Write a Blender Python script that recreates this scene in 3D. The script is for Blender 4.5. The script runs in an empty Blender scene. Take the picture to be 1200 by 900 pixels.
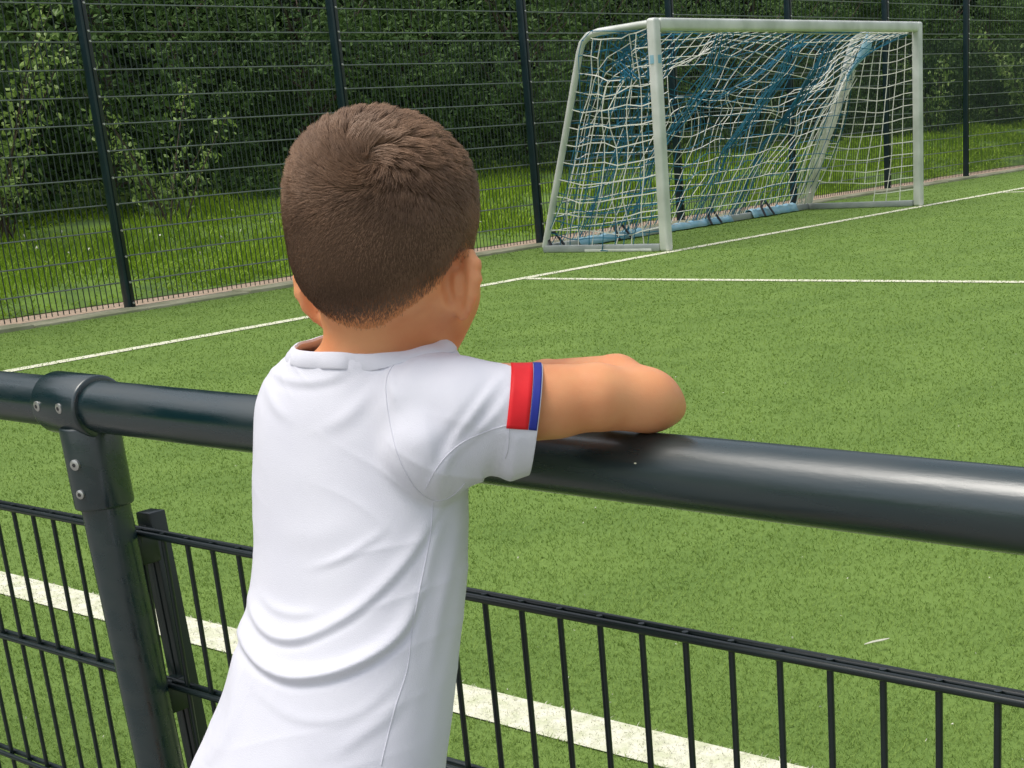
import bpy, bmesh, math, random
import numpy as np
from mathutils import Vector, Matrix
from mathutils.bvhtree import BVHTree
from math import radians as R
rng = np.random.default_rng(7)
random.seed(7)
C = bpy.context.scene.collection
scene = bpy.context.scene

# ---------------------------------------------------------------- camera
F_PX, CX, CY = 1746.885, 718.07, 713.05          # lens of a 1200x900 crop taken from the upper part of a portrait photo
PITCH, ROLL, CAMH = .3098, -.0746, 1.0904
cam_d = bpy.data.cameras.new('camera'); cam = bpy.data.objects.new('camera', cam_d); C.objects.link(cam)
scene.camera = cam
cam_d.sensor_width = 36; cam_d.lens = F_PX/1200*36
cam_d.shift_x = (600-CX)/1200; cam_d.shift_y = (CY-450)/1200
cam_d.clip_start = .05; cam_d.clip_end = 600
cp, sp, cr, sr = math.cos(PITCH), math.sin(PITCH), math.cos(ROLL), math.sin(ROLL)
fw = np.array([0, cp, -sp]); up0 = np.array([0, sp, cp]); rt0 = np.array([1., 0, 0])
rgt = cr*rt0+sr*up0; upv = -sr*rt0+cr*up0; CAM = np.array([0, 0, CAMH])
cam.matrix_world = Matrix(((rgt[0], upv[0], -fw[0], 0), (rgt[1], upv[1], -fw[1], 0), (rgt[2], upv[2], -fw[2], CAMH), (0, 0, 0, 1)))

def PX(x, y, d):
    "world point at a distance d along the optical axis"
    return CAM+(fw+(x-CX)/F_PX*rgt-(y-CY)/F_PX*upv)*d
def proj(P):
    d = np.asarray(P, float)-CAM; z = d@fw
    return CX+F_PX*(d@rgt)/z, CY-F_PX*(d@upv)/z

# ---------------------------------------------------------------- light
SUN_AZ, SUN_EL = R(-100), R(66)                    # azimuth from +Y, clockwise
w = bpy.data.worlds.new('World'); scene.world = w; w.use_nodes = True
nt = w.node_tree; nt.nodes.clear()
sky = nt.nodes.new('ShaderNodeTexSky'); sky.sky_type = 'NISHITA'; sky.sun_disc = False
sky.sun_elevation = SUN_EL; sky.sun_rotation = SUN_AZ; sky.dust_density = 3; sky.air_density = 1.2
hs = nt.nodes.new('ShaderNodeHueSaturation'); hs.inputs['Saturation'].default_value = .38; hs.inputs['Value'].default_value = 1.0
bg = nt.nodes.new('ShaderNodeBackground'); bg.inputs['Strength'].default_value = .15
wo = nt.nodes.new('ShaderNodeOutputWorld')
nt.links.new(sky.outputs[0], hs.inputs['Color']); nt.links.new(hs.outputs[0], bg.inputs[0]); nt.links.new(bg.outputs[0], wo.inputs[0])
sl = bpy.data.lights.new('sun', 'SUN'); sl.energy = 1.5; sl.angle = R(32); sl.color = (1, .95, .87)
so = bpy.data.objects.new('sun', sl); C.objects.link(so)
sd = Vector((math.sin(SUN_AZ)*math.cos(SUN_EL), math.cos(SUN_AZ)*math.cos(SUN_EL), math.sin(SUN_EL)))
so.rotation_euler = sd.to_track_quat('Z', 'Y').to_euler()
scene.view_settings.view_transform = 'Standard'; scene.view_settings.look = 'None'
scene.view_settings.exposure = .33; scene.view_settings.gamma = 1

# ---------------------------------------------------------------- frames of reference
FA, BA = .8814, -.7093                            # directions of the far fence and of the near barrier
PF = np.array([-3.7045, 12.2114, 0.]); FD = np.array([math.cos(FA), math.sin(FA), 0]); FN = np.array([math.sin(FA), -math.cos(FA), 0])
PB = np.array([-.1269, 1.423, 0.]); BD = np.array([math.cos(BA), math.sin(BA), 0]); BN = np.array([math.sin(BA), -math.cos(BA), 0])
def FP(s, d, z=0): return PF+FD*s+FN*d+np.array([0, 0, z])   # d > 0: towards the pitch
def BP(s, d, z=0): return PB+BD*s+BN*d+np.array([0, 0, z])   # d > 0: towards the camera

# ---------------------------------------------------------------- materials
def nmat(name, col, rough=.6, metal=0, spec=.5, var=0, vscale=8, bump=0, aw=.65, bscale=60, col2=None, attr=None, detail=4, coat=0, ior=1.5, sss=0, trans=0, stretch=None, rvar=0):
    m = bpy.data.materials.new(name); m.use_nodes = True; t = m.node_tree; n = t.nodes; L = t.links
    b = n['Principled BSDF']; b.inputs['Roughness'].default_value = rough; b.inputs['Metallic'].default_value = metal
    b.inputs['Specular IOR Level'].default_value = spec; b.inputs['Base Color'].default_value = (*col, 1)
    b.inputs['IOR'].default_value = ior; b.inputs['Coat Weight'].default_value = coat; b.inputs['Coat Roughness'].default_value = .15
    if sss:
        b.inputs['Subsurface Weight'].default_value = sss; b.inputs['Subsurface Radius'].default_value = (1, .35, .18); b.inputs['Subsurface Scale'].default_value = .006
    tc = n.new('ShaderNodeTexCoord'); co = tc.outputs['Object']
    if stretch:
        mp = n.new('ShaderNodeMapping'); mp.inputs['Scale'].default_value = stretch; L.new(co, mp.inputs[0]); co = mp.outputs[0]
    if attr or var or col2:
        c2 = col2 or tuple(max(0, c*(1-var)) for c in col)
        mix = n.new('ShaderNodeMix'); mix.data_type = 'RGBA'; mix.inputs[6].default_value = (*col, 1); mix.inputs[7].default_value = (*c2, 1)
        nz = n.new('ShaderNodeTexNoise'); nz.inputs['Scale'].default_value = vscale; nz.inputs['Detail'].default_value = detail; L.new(co, nz.inputs['Vector'])
        rp = n.new('ShaderNodeValToRGB'); rp.color_ramp.elements[0].position = .35; rp.color_ramp.elements[1].position = .65
        L.new(nz.outputs['Fac'], rp.inputs[0])
        f = rp.outputs['Color']
        if attr:
            at = n.new('ShaderNodeAttribute'); at.attribute_name = attr
            ma = n.new('ShaderNodeMath'); ma.operation = 'MULTIPLY_ADD'; ma.inputs[1].default_value = aw; L.new(at.outputs['Fac'], ma.inputs[0])
            mb = n.new('ShaderNodeMath'); mb.operation = 'MULTIPLY'; mb.inputs[1].default_value = 1-aw; L.new(f, mb.inputs[0]); L.new(mb.outputs[0], ma.inputs[2]); f = ma.outputs[0]
        L.new(f, mix.inputs[0]); L.new(mix.outputs[2], b.inputs['Base Color'])
        if rvar:
            mr = n.new('ShaderNodeMapRange'); mr.inputs['To Min'].default_value = rough; mr.inputs['To Max'].default_value = min(1, rough+rvar); L.new(f, mr.inputs[0]); L.new(mr.outputs[0], b.inputs['Roughness'])
    if bump:
        n2 = n.new('ShaderNodeTexNoise'); n2.inputs['Scale'].default_value = bscale; n2.inputs['Detail'].default_value = 5; L.new(co, n2.inputs['Vector'])
        bp = n.new('ShaderNodeBump'); bp.inputs['Strength'].default_value = bump; bp.inputs['Distance'].default_value = .004; L.new(n2.outputs['Fac'], bp.inputs['Height']); L.new(bp.outputs[0], b.inputs['Normal'])
    if trans:
        o = n['Material Output']; tr = n.new('ShaderNodeBsdfTranslucent'); ms = n.new('ShaderNodeMixShader'); ms.inputs[0].default_value = trans
        src = mix.outputs[2] if (attr or var or col2) else None
        if src: L.new(src, tr.inputs['Color'])
        else: tr.inputs['Color'].default_value = (*col, 1)
        L.new(b.outputs[0], ms.inputs[1]); L.new(tr.outputs[0], ms.inputs[2]); L.new(ms.outputs[0], o.inputs['Surface'])
    return m
M = {}
M['turf'] = nmat('turf', (.16, .25, .056), .9, spec=.2, col2=(.125, .205, .044), vscale=2.2, bump=.5, bscale=220, detail=12)
M['blade'] = nmat('turf_blade', (.265, .38, .092), .8, spec=.12, col2=(.215, .32, .075), attr='shade', vscale=3, trans=.25)
M['blade_w'] = nmat('white_turf_blade', (.8, .77, .66), .7, spec=.2, col2=(.55, .56, .42), attr='shade', vscale=3)
M['line'] = nmat('line_paint', (.78, .76, .62), .8, col2=(.60, .62, .42), vscale=25, bump=.4, bscale=200)
M['rail'] = nmat('dark_green_coating', (.003, .020, .024), .21, spec=.5, ior=1.80, coat=0, col2=(.012, .026, .028), vscale=7, bump=.035, bscale=60, rvar=.16, stretch=(1, 6, 6))
M['wire'] = nmat('dark_green_wire', (.008, .018, .018), .33, spec=.55, var=.3, vscale=20)
M['fence'] = nmat('fence_coating', (.012, .034, .045), .4, spec=.5, var=.3, vscale=6)
M['fence_wire'] = nmat('fence_wire', (.020, .036, .034), .4, spec=.5, var=.3, vscale=6)
M['hwire_lit'] = nmat('horizontal_wire_painted_highlight', (.17, .20, .185), .36, spec=.6, var=.3, vscale=6)  # paler than the vertical wires: the highlights they catch are painted into the colour
M['zinc'] = nmat('zinc', (.6, .6, .57), .35, metal=.8, var=.2, vscale=80)
M['hole'] = nmat('bolt_socket', (.03, .03, .03), .6)
M['alu'] = nmat('goal_frame', (.72, .73, .70), .38, spec=.5, metal=.15, col2=(.50, .53, .48), vscale=3, rvar=.15)
M['alu_g'] = nmat('goal_ground_bar', (.40, .43, .42), .5, metal=.2, col2=(.30, .33, .33), vscale=5)
M['net_w'] = nmat('white_cord', (.86, .85, .78), .8, var=.2, vscale=4)
M['net_b'] = nmat('blue_cord', (.012, .16, .27), .8, var=.4, vscale=4)
M['blue'] = nmat('pale_blue_sheet', (.20, .42, .56), .55, col2=(.32, .50, .58), vscale=8)
M['black'] = nmat('black_strap', (.012, .012, .016), .6)
M['curb'] = nmat('concrete_curb', (.36, .35, .24), .9, col2=(.24, .25, .15), vscale=4, bump=.6, bscale=50)
M['sand'] = nmat('tan_gravel', (.46, .34, .25), .95, col2=(.30, .23, .16), vscale=14, bump=1, bscale=90, detail=10)
M['soil'] = nmat('bank_turf', (.14, .24, .025), .95, col2=(.06, .12, .018), vscale=2, bump=1, bscale=30)
M['path'] = nmat('grey_paving', (.25, .24, .22), .9, var=.3, vscale=5, bump=.5, bscale=40)
M['grass'] = nmat('long_grass', (.36, .52, .035), .6, spec=.3, col2=(.13, .24, .015), attr='shade', vscale=.8, trans=.3)
M['leaf'] = nmat('leaf', (.13, .22, .055), .55, spec=.2, col2=(.028, .066, .026), attr='shade', vscale=.7, trans=.2)
M['leaf_b'] = nmat('bright_leaf', (.34, .46, .12), .45, spec=.4, col2=(.10, .20, .04), attr='shade', vscale=1, trans=.3)
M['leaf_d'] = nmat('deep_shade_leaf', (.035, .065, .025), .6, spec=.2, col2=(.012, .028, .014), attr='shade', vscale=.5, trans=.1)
M['bark'] = nmat('bark', (.10, .075, .055), .95, var=.5, vscale=10, bump=1, bscale=25, stretch=(1, 1, .2))
M['skin'] = nmat('skin', (.79, .375, .175), .46, spec=.35, col2=(.73, .295, .130), vscale=22, sss=.18, bump=.12, bscale=900)
M['hairmat'] = nmat('brown_hair', (.36, .215, .13), .46, spec=.35, col2=(.085, .049, .031), attr='shade', vscale=25)
M['scalp'] = nmat('cropped_hair_base', (.095, .056, .034), .8, spec=.2, col2=(.70, .30, .13), attr='shade', vscale=700, bump=.5, bscale=600, aw=1.)
M['shirt'] = nmat('white_jersey', (.75, .75, .81), .64, spec=.22, col2=(.70, .70, .77), vscale=9, bump=.16, bscale=1300)
M['seam'] = nmat('seam_thread', (.64, .64, .70), .7)
M['red'] = nmat('red_band', (.80, .018, .025), .6, spec=.3, var=.1, vscale=60)
M['bluecuff'] = nmat('blue_band', (.022, .035, .30), .6, spec=.3, var=.1, vscale=60)
M['shorts'] = nmat('navy_shorts', (.015, .02, .05), .8, var=.2, vscale=20)
M['shoe'] = nmat('grey_trainer', (.25, .25, .27), .6, var=.2, vscale=20)
M['eye'] = nmat('eye', (.75, .73, .70), .2)
M['iris'] = nmat('iris', (.05, .025, .012), .2)

# ---------------------------------------------------------------- object helpers
def tag(o, label=None, cat=None, group=None, kind=None):
    if label: o['label'] = label
    if cat: o['category'] = cat
    if group: o['group'] = group
    if kind: o['kind'] = kind
    return o
def empty(name, loc, rz, label, cat, group=None):
    o = bpy.data.objects.new(name, None); o.empty_display_size = .2; C.objects.link(o)
    o.location = Vector(loc); o.rotation_euler = (0, 0, rz)
    return tag(o, label, cat, group)
def link(name, me, parent=None, loc=None, rot=None, kind=None):
    o = bpy.data.objects.new(name, me); C.objects.link(o)
    if parent is not None: o.parent = parent
    if loc is not None: o.location = Vector(loc)
    if rot is not None: o.rotation_euler = rot
    if kind: o['kind'] = kind
    return o
def np_mesh(name, V, Fc, m, smooth=True, shade=None):
    "V (n,3), Fc (k,3) or (k,4) int array"
    me = bpy.data.meshes.new(name); V = np.asarray(V, np.float32); Fc = np.asarray(Fc, np.int32); k = Fc.shape[1]
    me.vertices.add(len(V)); me.vertices.foreach_set('co', V.ravel())
    me.loops.add(Fc.size); me.loops.foreach_set('vertex_index', Fc.ravel())
    me.polygons.add(len(Fc)); me.polygons.foreach_set('loop_start', np.arange(0, Fc.size, k, dtype=np.int32))
    me.polygons.foreach_set('loop_total', np.full(len(Fc), k, np.int32))
    me.update(calc_edges=True); me.validate()
    me.polygons.foreach_set('use_smooth', np.full(len(me.polygons), smooth, bool))
    if shade is not None:
        a = me.attributes.new('shade', 'FLOAT', 'POINT'); a.data.foreach_set('value', np.asarray(shade, np.float32))
    me.materials.append(m)
    return me
class MB:
    def __init__(s): s.v = []; s.f = []
    def add(s, V, Fs):
        o = len(s.v); s.v += [tuple(map(float, p)) for p in V]; s.f += [tuple(i+o for i in q) for q in Fs]; return s
    def tube(s, pts, r, n=8, caps=True, up=None, sx=1, sy=1, phase=0):
        pts = [np.asarray(p, float) for p in pts]; k = len(pts); rr = r if hasattr(r, '__len__') else [r]*k
        T = [pts[min(i+1, k-1)]-pts[max(i-1, 0)] for i in range(k)]; T = [t/(np.linalg.norm(t)+1e-12) for t in T]
        a = np.asarray(up, float) if up is not None else (np.array([0, 0, 1.]) if abs(T[0][2]) < .9 else np.array([1., 0, 0]))
        V = []
        for i in range(k):
            x = np.cross(T[i], a); nx = np.linalg.norm(x)
            x = x/nx if nx > 1e-6 else np.array([1., 0, 0]); y = np.cross(x, T[i]); 
            for j in range(n):
                an = 2*math.pi*j/n+phase
                V.append(pts[i]+x*math.cos(an)*rr[i]*sx+y*math.sin(an)*rr[i]*sy)
            if up is None: a = y
        Fs = [(i*n+j, i*n+(j+1) % n, (i+1)*n+(j+1) % n, (i+1)*n+j) for i in range(k-1) for j in range(n)]
        if caps: Fs += [tuple(range(n-1, -1, -1)), tuple((k-1)*n+j for j in range(n))]
        return s.add(V, Fs)
    def box(s, c, h, rz=0):
        cx, cy, cz = c; ca, sa = math.cos(rz), math.sin(rz); V = []
        for dx in (-1, 1):
            for dy in (-1, 1):
                for dz in (-1, 1):
                    x, y = dx*h[0], dy*h[1]; V.append((cx+x*ca-y*sa, cy+x*sa+y*ca, cz+dz*h[2]))
        return s.add(V, [(0, 1, 3, 2), (4, 6, 7, 5), (0, 4, 5, 1), (2, 3, 7, 6), (0, 2, 6, 4), (1, 5, 7, 3)])
    def mesh(s, name, m, smooth=True, bevel=0, seg=2, auto=True):
        me = bpy.data.meshes.new(name); bm = bmesh.new()
        vs = [bm.verts.new(v) for v in s.v]; bm.verts.ensure_lookup_table()
        for f in s.f:
            try: bm.faces.new([vs[i] for i in f])
            except ValueError: pass
        bmesh.ops.recalc_face_normals(bm, faces=bm.faces)
        if bevel:
            es = [e for e in bm.edges if len(e.link_faces) == 2 and e.calc_face_angle(0) > .6]
            bmesh.ops.bevel(bm, geom=es, offset=bevel, segments=seg, affect='EDGES', profile=.5)
        if smooth:
            for f in bm.faces: f.smooth = True
            for e in bm.edges:
                if len(e.link_faces) == 2 and e.calc_face_angle(0) > .7: e.smooth = False
        bm.to_mesh(me); bm.free(); me.materials.append(m); return me
def obj(name, mb, m, parent=None, **k):
    kw = {q: k.pop(q) for q in ('loc', 'rot', 'kind') if q in k}
    return link(name, mb.mesh(name, m, **k), parent, **kw)

# ================================================================= SETTING
def sheet(name, pts, m, z=None, kind='structure'):
    me = bpy.data.meshes.new(name); me.from_pydata([tuple(p) if z is None else (p[0], p[1], z) for p in pts], [], [tuple(range(len(pts)))]); me.materials.append(m)
    o = link(name, me, kind=kind); return o
def fquad(s0, s1, d0, d1): return [FP(s0, d0), FP(s1, d0), FP(s1, d1), FP(s0, d1)]
def bquad(s0, s1, d0, d1): return [BP(s0, d0), BP(s1, d0), BP(s1, d1), BP(s0, d1)]
sheet('ground', [(-300, -300), (300, -300), (300, 300), (-300, 300)], M['soil'], -.06)
# the pitch: one sheet between the fence and the barrier
def isect(p, d, q, e):
    A = np.array([[d[0], -e[0]], [d[1], -e[1]]]); t = np.linalg.solve(A, (q-p)[:2]); return p+d*t[0]
c0 = isect(FP(0, .30), FD, BP(0, .16), BD)
sheet('pitch', [c0, c0+FD*70, c0+FD*70+BD*60, c0+BD*60], M['turf'], 0.)
sheet('path', [BP(-14, .16), BP(-14, 9), BP(14, 9), BP(14, .16)], M['path'], -.012)
cornr = isect(FP(0, .30), FD, BP(0, .16), BD)
# terrain behind the fence: gravel strip, then a grassy bank
ss = np.linspace(-30, 70, 101); ds = np.array([-.70, -1.2, -2, -3, -4, -5, -6.5, -9, -14, -25, -60]); zs = np.array([0.0, .04, .13, .24, .36, .46, .58, .75, .95, 1.2, 1.4])
V = []; 
for i, s in enumerate(ss):
    for j, (d, z) in enumerate(zip(ds, zs)):
        p = FP(s, d+(0.09*math.sin(s*3.1)+.06*math.sin(s*7.7) if j == 0 else 0), z+(.05*math.sin(s*1.3+j)+.03*math.sin(s*3.7+2*j) if j else 0)); V.append(p)
n = len(ds); Fq = [(i*n+j, (i+1)*n+j, (i+1)*n+j+1, i*n+j+1) for i in range(len(ss)-1) for j in range(n-1)]
link('grass_bank', np_mesh('grass_bank', V, Fq, M['soil']), kind='structure')
sheet('gravel_strip', fquad(-30, 70, .02, -.95), M['sand'], -.006)
mb = MB()
rr = random.Random(3); s = -30.
kv = []
# kerb: long concrete sections
kerb_i = 0
kerb_root = None
mk = MB().box((0, 0, -.02), (.496, .13, .045)).mesh('kerb_stone', M['curb'], bevel=.012)
mkb = bpy.data.objects.new('kerb', None); C.objects.link(mkb); mkb.location = Vector(FP(0, .17)); mkb.rotation_euler = (0, 0, FA); mkb['kind'] = 'structure'
for i in range(-6, 34):
    link('kerb_stone', mk, mkb, loc=(i+.5, rr.uniform(-.004, .004), rr.uniform(-.006, .006)), rot=(rr.uniform(-.01, .01), 0, rr.uniform(-.004, .004)))
# pitch markings
sheet('goal_line', fquad(-9, 30, 2.45, 2.33), M['line'], .004)
sheet('touch_line', bquad(-9.5, 12, -.905, -1.03), M['line'], .004)
for s in (2.08, 11.1):
    sheet('box_line', [FP(s-.05, 2.441), FP(s+.05, 2.441), isect(FP(s+.05, 0), -np.array([-BD[0], -BD[1], 0]), FP(0, 9), FD), isect(FP(s-.05, 0), BD, FP(0, 9), FD)], M['line'], .004)

# --- turf blades near the camera
def blades(name, P, hgt, wid, lean, m, segs=2, zoff=0, az=None):
    N = len(P); az = rng.uniform(0, 2*math.pi, N) if az is None else az; la = rng.uniform(0, 2*math.pi, N)
    wx = np.stack([np.cos(az), np.sin(az), np.zeros(N)], 1)*wid[:, None]/2
    ld = np.stack([np.cos(la), np.sin(la), np.zeros(N)], 1)*lean[:, None]
    up = np.array([0, 0, 1.])
    b0 = P-wx; b1 = P+wx; mid = P+up*hgt[:, None]*.6+ld*.35
    m0 = mid-wx*.75; m1 = mid+wx*.75; tip = P+up*(hgt*.92)[:, None]+ld
    V = np.stack([b0, b1, m0, m1, tip], 1).reshape(-1, 3)
    i = np.arange(N)[:, None]*5
    T = np.concatenate([i+np.array([[0, 1, 3]]), i+np.array([[0, 3, 2]]), i+np.array([[2, 3, 4]])], 0)
    sh = np.repeat(rng.random(N), 5)
    return np_mesh(name, V, T, m, False, sh)
def turf_points(N, dmin, dmax, pw):
    # points on z = 0 seen by a wide version of the camera, between two distances
    az = np.where(rng.random(N) < .8, rng.uniform(-.5, .36, N), -.07+rng.normal(size=N)*.5); r = dmin*(dmax/dmin)**(rng.random(N)**pw)
    P = np.stack([np.sin(az)*r, np.cos(az)*r, np.zeros(N)], 1)
    d = (P-PB)@BN; return P[d < .12]
P = turf_points(440000, 1.9, 26, 1.0)
d = (P-PB)@BN; inl = (d < -.905) & (d > -1.03)
df = (P-PF)@FN; ok = df > .32
dist = np.linalg.norm(P[:, :2], axis=1)
for sel, nm, mm, hh in ((~inl & ok, 'turf_blades', M['blade'], 1), (inl & ok, 'white_turf_blades', M['blade_w'], .9)):
    Q = P[sel]; N = len(Q); g = np.clip(dist[sel]/4, .55, 4.5)
    me = blades(nm, Q, rng.uniform(.006, .013, N)*hh, rng.uniform(.0016, .0034, N)*g, rng.uniform(.005, .016, N), mm)
    link(nm, me, kind='stuff')
# white sand-like specks and one dry clipping on the turf
P = turf_points(230, 2.2, 9, 1); N = len(P)
V = (P[:, None, :]+rng.uniform(-.003, .003, (N, 4, 3))+np.array([0, 0, .016])).reshape(-1, 3)
i = np.arange(N)[:, None]*4; T = np.concatenate([i+[[0, 1, 2]], i+[[0, 2, 3]], i+[[0, 3, 1]], i+[[1, 3, 2]]])
link('turf_specks', np_mesh('turf_specks', V, T, M['blade_w'], False, rng.random(len(V))), kind='stuff')
g0 = CAM+(fw+(1013-CX)/F_PX*rgt-(755-CY)/F_PX*upv)*1; v = g0-CAM; a = CAM+v*(CAMH-.02)/-v[2]
v2 = (fw+(1042-CX)/F_PX*rgt-(748-CY)/F_PX*upv); b = CAM+v2*(CAMH-.024)/-v2[2]
mb = MB().tube([a, a*.66+b*.34+[0, 0, .001], a*.3+b*.7, b], [.0012, .0028, .003, .0012], 5)
tag(obj('dry_leaf_blade', mb, M['blade_w']), 'single dry pale grass blade lying on the turf right of the boy', 'dry grass')

# --- long grass on the bank
N = 110000
s = -3.5+rng.random(N)**1.35*36; d = -.74-rng.random(N)**1.35*5.6
z = np.interp(-d, -ds, zs)
P = PF+FD*s[:, None]+FN*d[:, None]; P[:, 2] = z-.03
clump = .75+.25*np.sin(s*2.3+d*3)+.2*np.sin(s*.9-d*1.7)
link('long_grass', blades('long_grass', P, (.05+.15*rng.random(N))*np.clip(clump, .35, 1.3)*np.clip((-d-.2)*.8, .35, 1.3), .008+.012*rng.random(N)+.0004*s, .02+.11*rng.random(N), M['grass']), kind='stuff')
P = np.array([FP(s_, d_, np.interp(-d_, -ds, zs)+.16) for s_, d_ in zip(rng.uniform(-2, 14, 60), rng.uniform(-4, -1.2, 60))]); N = 60
V = (P[:, None, :]+rng.uniform(-.022, .022, (N, 4, 3))).reshape(-1, 3)
i = np.arange(N)[:, None]*4; T = np.concatenate([i+[[0, 1, 2]], i+[[0, 2, 3]], i+[[0, 3, 1]], i+[[1, 3, 2]]])
link('pale_wild_flowers', np_mesh('pale_wild_flowers', V, T, M['blade_w'], False, rng.random(len(V))), kind='stuff')

# ================================================================= VEGETATION
def leaves(P, size, m, name, upb=.4, droop=.3):
    N = len(P); a = rng.normal(size=(N, 3)); a[:, 2] -= droop; a /= np.linalg.norm(a, axis=1)[:, None]
    b = rng.normal(size=(N, 3)); b[:, 2] += upb; b = np.cross(a, b); b /= np.linalg.norm(b, axis=1)[:, None]
    nn = np.cross(a, b); s = size[:, None]
    V = np.stack([P, P+a*s*.35+b*s*.24+nn*s*.06, P+a*s*.35-b*s*.24+nn*s*.06, P+a*s*.7+b*s*.17+nn*s*.03, P+a*s*.7-b*s*.17+nn*s*.03, P+a*s-nn*s*.08, P+a*s*.4-nn*s*.02], 1).reshape(-1, 3)
    i = np.arange(N)[:, None]*7
    T = np.concatenate([i+[[0, 1, 6]], i+[[0, 6, 2]], i+[[1, 3, 6]], i+[[6, 4, 2]], i+[[3, 5, 6]], i+[[6, 5, 4]]])
    return np_mesh(name, V, T, m, False, np.repeat(rng.random(N), 7))
def crown_pts(ntw, per, rad, lumps=9, hollow=.35):
    L = rng.normal(size=(lumps, 3)); L /= np.linalg.norm(L, axis=1)[:, None]; L *= rng.uniform(.35, .75, (lumps, 1))
    lr = rng.uniform(.28, .52, lumps); k = rng.integers(0, lumps, ntw)
    d = rng.normal(size=(ntw, 3)); d /= np.linalg.norm(d, axis=1)[:, None]
    tw = L[k]+d*lr[k][:, None]*(hollow+(1-hollow)*rng.random((ntw, 1))**.5)
    tw = tw*np.array(rad)
    dirs = rng.normal(size=(ntw, 3)); dirs[:, 2] += .2; dirs /= np.linalg.norm(dirs, axis=1)[:, None]
    t = rng.random((ntw, per, 1))*.42
    P = tw[:, None, :]+dirs[:, None, :]*t+rng.normal(size=(ntw, per, 3))*.045
    return P.reshape(-1, 3)
bush_me = []
for q in range(3):
    P = crown_pts(640, 15, (1.6, 1.6, 1.9), 14)
    bush_me.append(leaves(P, rng.uniform(.05, .105, len(P)), M['leaf'], 'crown'))
tree_me = []
for q in range(3):
    P = crown_pts(560, 14, (2.4, 2.4, 3.2), 14)
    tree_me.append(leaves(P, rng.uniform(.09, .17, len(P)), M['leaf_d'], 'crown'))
def trunk_mb(h, r, seed, limbs=6):
    q = random.Random(seed); mb = MB(); pts = []; x = y = 0
    for i in range(7):
        pts.append((x, y, h*i/6-.15 if i == 0 else h*i/6)); x += q.uniform(-.12, .12); y += q.uniform(-.12, .12)
    mb.tube(pts, [r*(1.25 if i == 0 else 1-.11*i) for i in range(7)], 8)
    for l in range(limbs):
        z0 = h*q.uniform(.3, .9); b = np.array([pts[int(z0/h*6)][0], pts[int(z0/h*6)][1], z0]); a = q.uniform(0, 6.28); ln = q.uniform(.8, 2)
        mb.tube([b, b+np.array([math.cos(a)*ln*.5, math.sin(a)*ln*.5, ln*.4]), b+np.array([math.cos(a)*ln, math.sin(a)*ln, ln*1.0])], [r*.4, r*.25, r*.08], 5)
    return mb
tr_me = [trunk_mb(7, .17, i).mesh('trunk', M['bark']) for i in range(3)]
bs_me = [trunk_mb(2.4, .05, 20+i, 8).mesh('trunk', M['bark']) for i in range(3)]
def gz(d): return float(np.interp(-d, -ds, zs))
LM = [(-60, 'beyond the left edge of the picture'), (10, 'at the left edge of the picture'), (60, 'left of the nearest tall post'), (115, 'directly behind the nearest tall post'), (175, 'just right of the nearest tall post'), (240, 'midway between the nearest post and the boy'), (300, 'left of the boy\'s head'), (350, 'above the left ear of the boy'), (400, 'behind the post above the boy\'s head'), (450, 'above the middle of the boy\'s head'),
      (510, 'above the right side of the boy\'s head'), (560, 'between the boy\'s head and the post beside the goal'), (615, 'behind the post beside the goal'), (655, 'at the sloping bar of the goal'), (700, 'behind the side net of the goal'), (745, 'just left of the near goal post'), (790, 'just right of the near goal post'), (830, 'behind the left third of the goal mouth'), (870, 'behind the middle of the goal mouth'), (905, 'behind the bunched net'), (940, 'behind the gathered end of the net'), (970, 'just left of the far sloping bar'),
      (1000, 'behind the far sloping bar'), (1030, 'behind the right quarter of the goal mouth'), (1060, 'just left of the far goal post'), (1090, 'just right of the far goal post'), (1118, 'left of the far fence post'), (1140, 'right of the far fence post'), (1165, 'near the right edge of the picture'), (1190, 'at the right edge of the picture'), (1230, 'beyond the right edge of the picture')]
def where(x, used):
    c = [l for l in LM if l[1] not in used]; l = min(c, key=lambda q: abs(q[0]-x)); used.add(l[1]); return l[1]
def gz(d): return float(np.interp(-d, -ds, zs))
used = set(); i = 0; s = -3.6
while True:
    d = -6.6+rng.uniform(-.5, .5); sc = rng.uniform(.85, 1.15)*(1+.006*max(0, s)); x_, y_ = proj(FP(s, d, 2.0))
    if x_ > 1240: break
    e = empty('bush', FP(s, d, gz(d)-.05), rng.uniform(0, 6.28), 'dark leafy bush on the bank, %s' % where(x_, used), 'bush', 'bushes along the grass bank behind the fence')
    c = link('crown', bush_me[i % 3], e, loc=(0, 0, 1.45*sc)); c.scale = (sc, sc, sc)
    link('stems', bs_me[i % 3], e); i += 1; s += 1.85+.035*max(0, s)
N = 15000; s = rng.uniform(-5, 34, N); P = PF+FD*s[:, None]+FN*(-5.9+rng.normal(size=N)*.28+.3*np.sin(s*1.1))[:, None]
P[:, 2] = .5+np.abs(rng.normal(size=N))*(.42+.2*np.sin(s*1.7)+.12*np.sin(s*4.1))
link('undergrowth', leaves(P, rng.uniform(.06, .13, N), M['leaf'], 'undergrowth'), kind='stuff')
used = set(); i = 0; s = -5.
while True:
    d = -9.8+rng.uniform(-.8, .8); sc = rng.uniform(.95, 1.2); x_, y_ = proj(FP(s, d, 2.5))
    if x_ > 1240: break
    e = empty('tree', FP(s, d, gz(d)-.05), rng.uniform(0, 6.28), 'tall shaded tree behind the bushes, %s' % where(x_, used), 'tree', 'trees of the wood behind the fence')
    c = link('crown', tree_me[i % 3], e, loc=(0, 0, 5.0*sc)); c.scale = (sc, sc, sc*1.1)
    link('trunk', tr_me[i % 3], e); i += 1; s += 3.0+.04*max(0, s)
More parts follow.
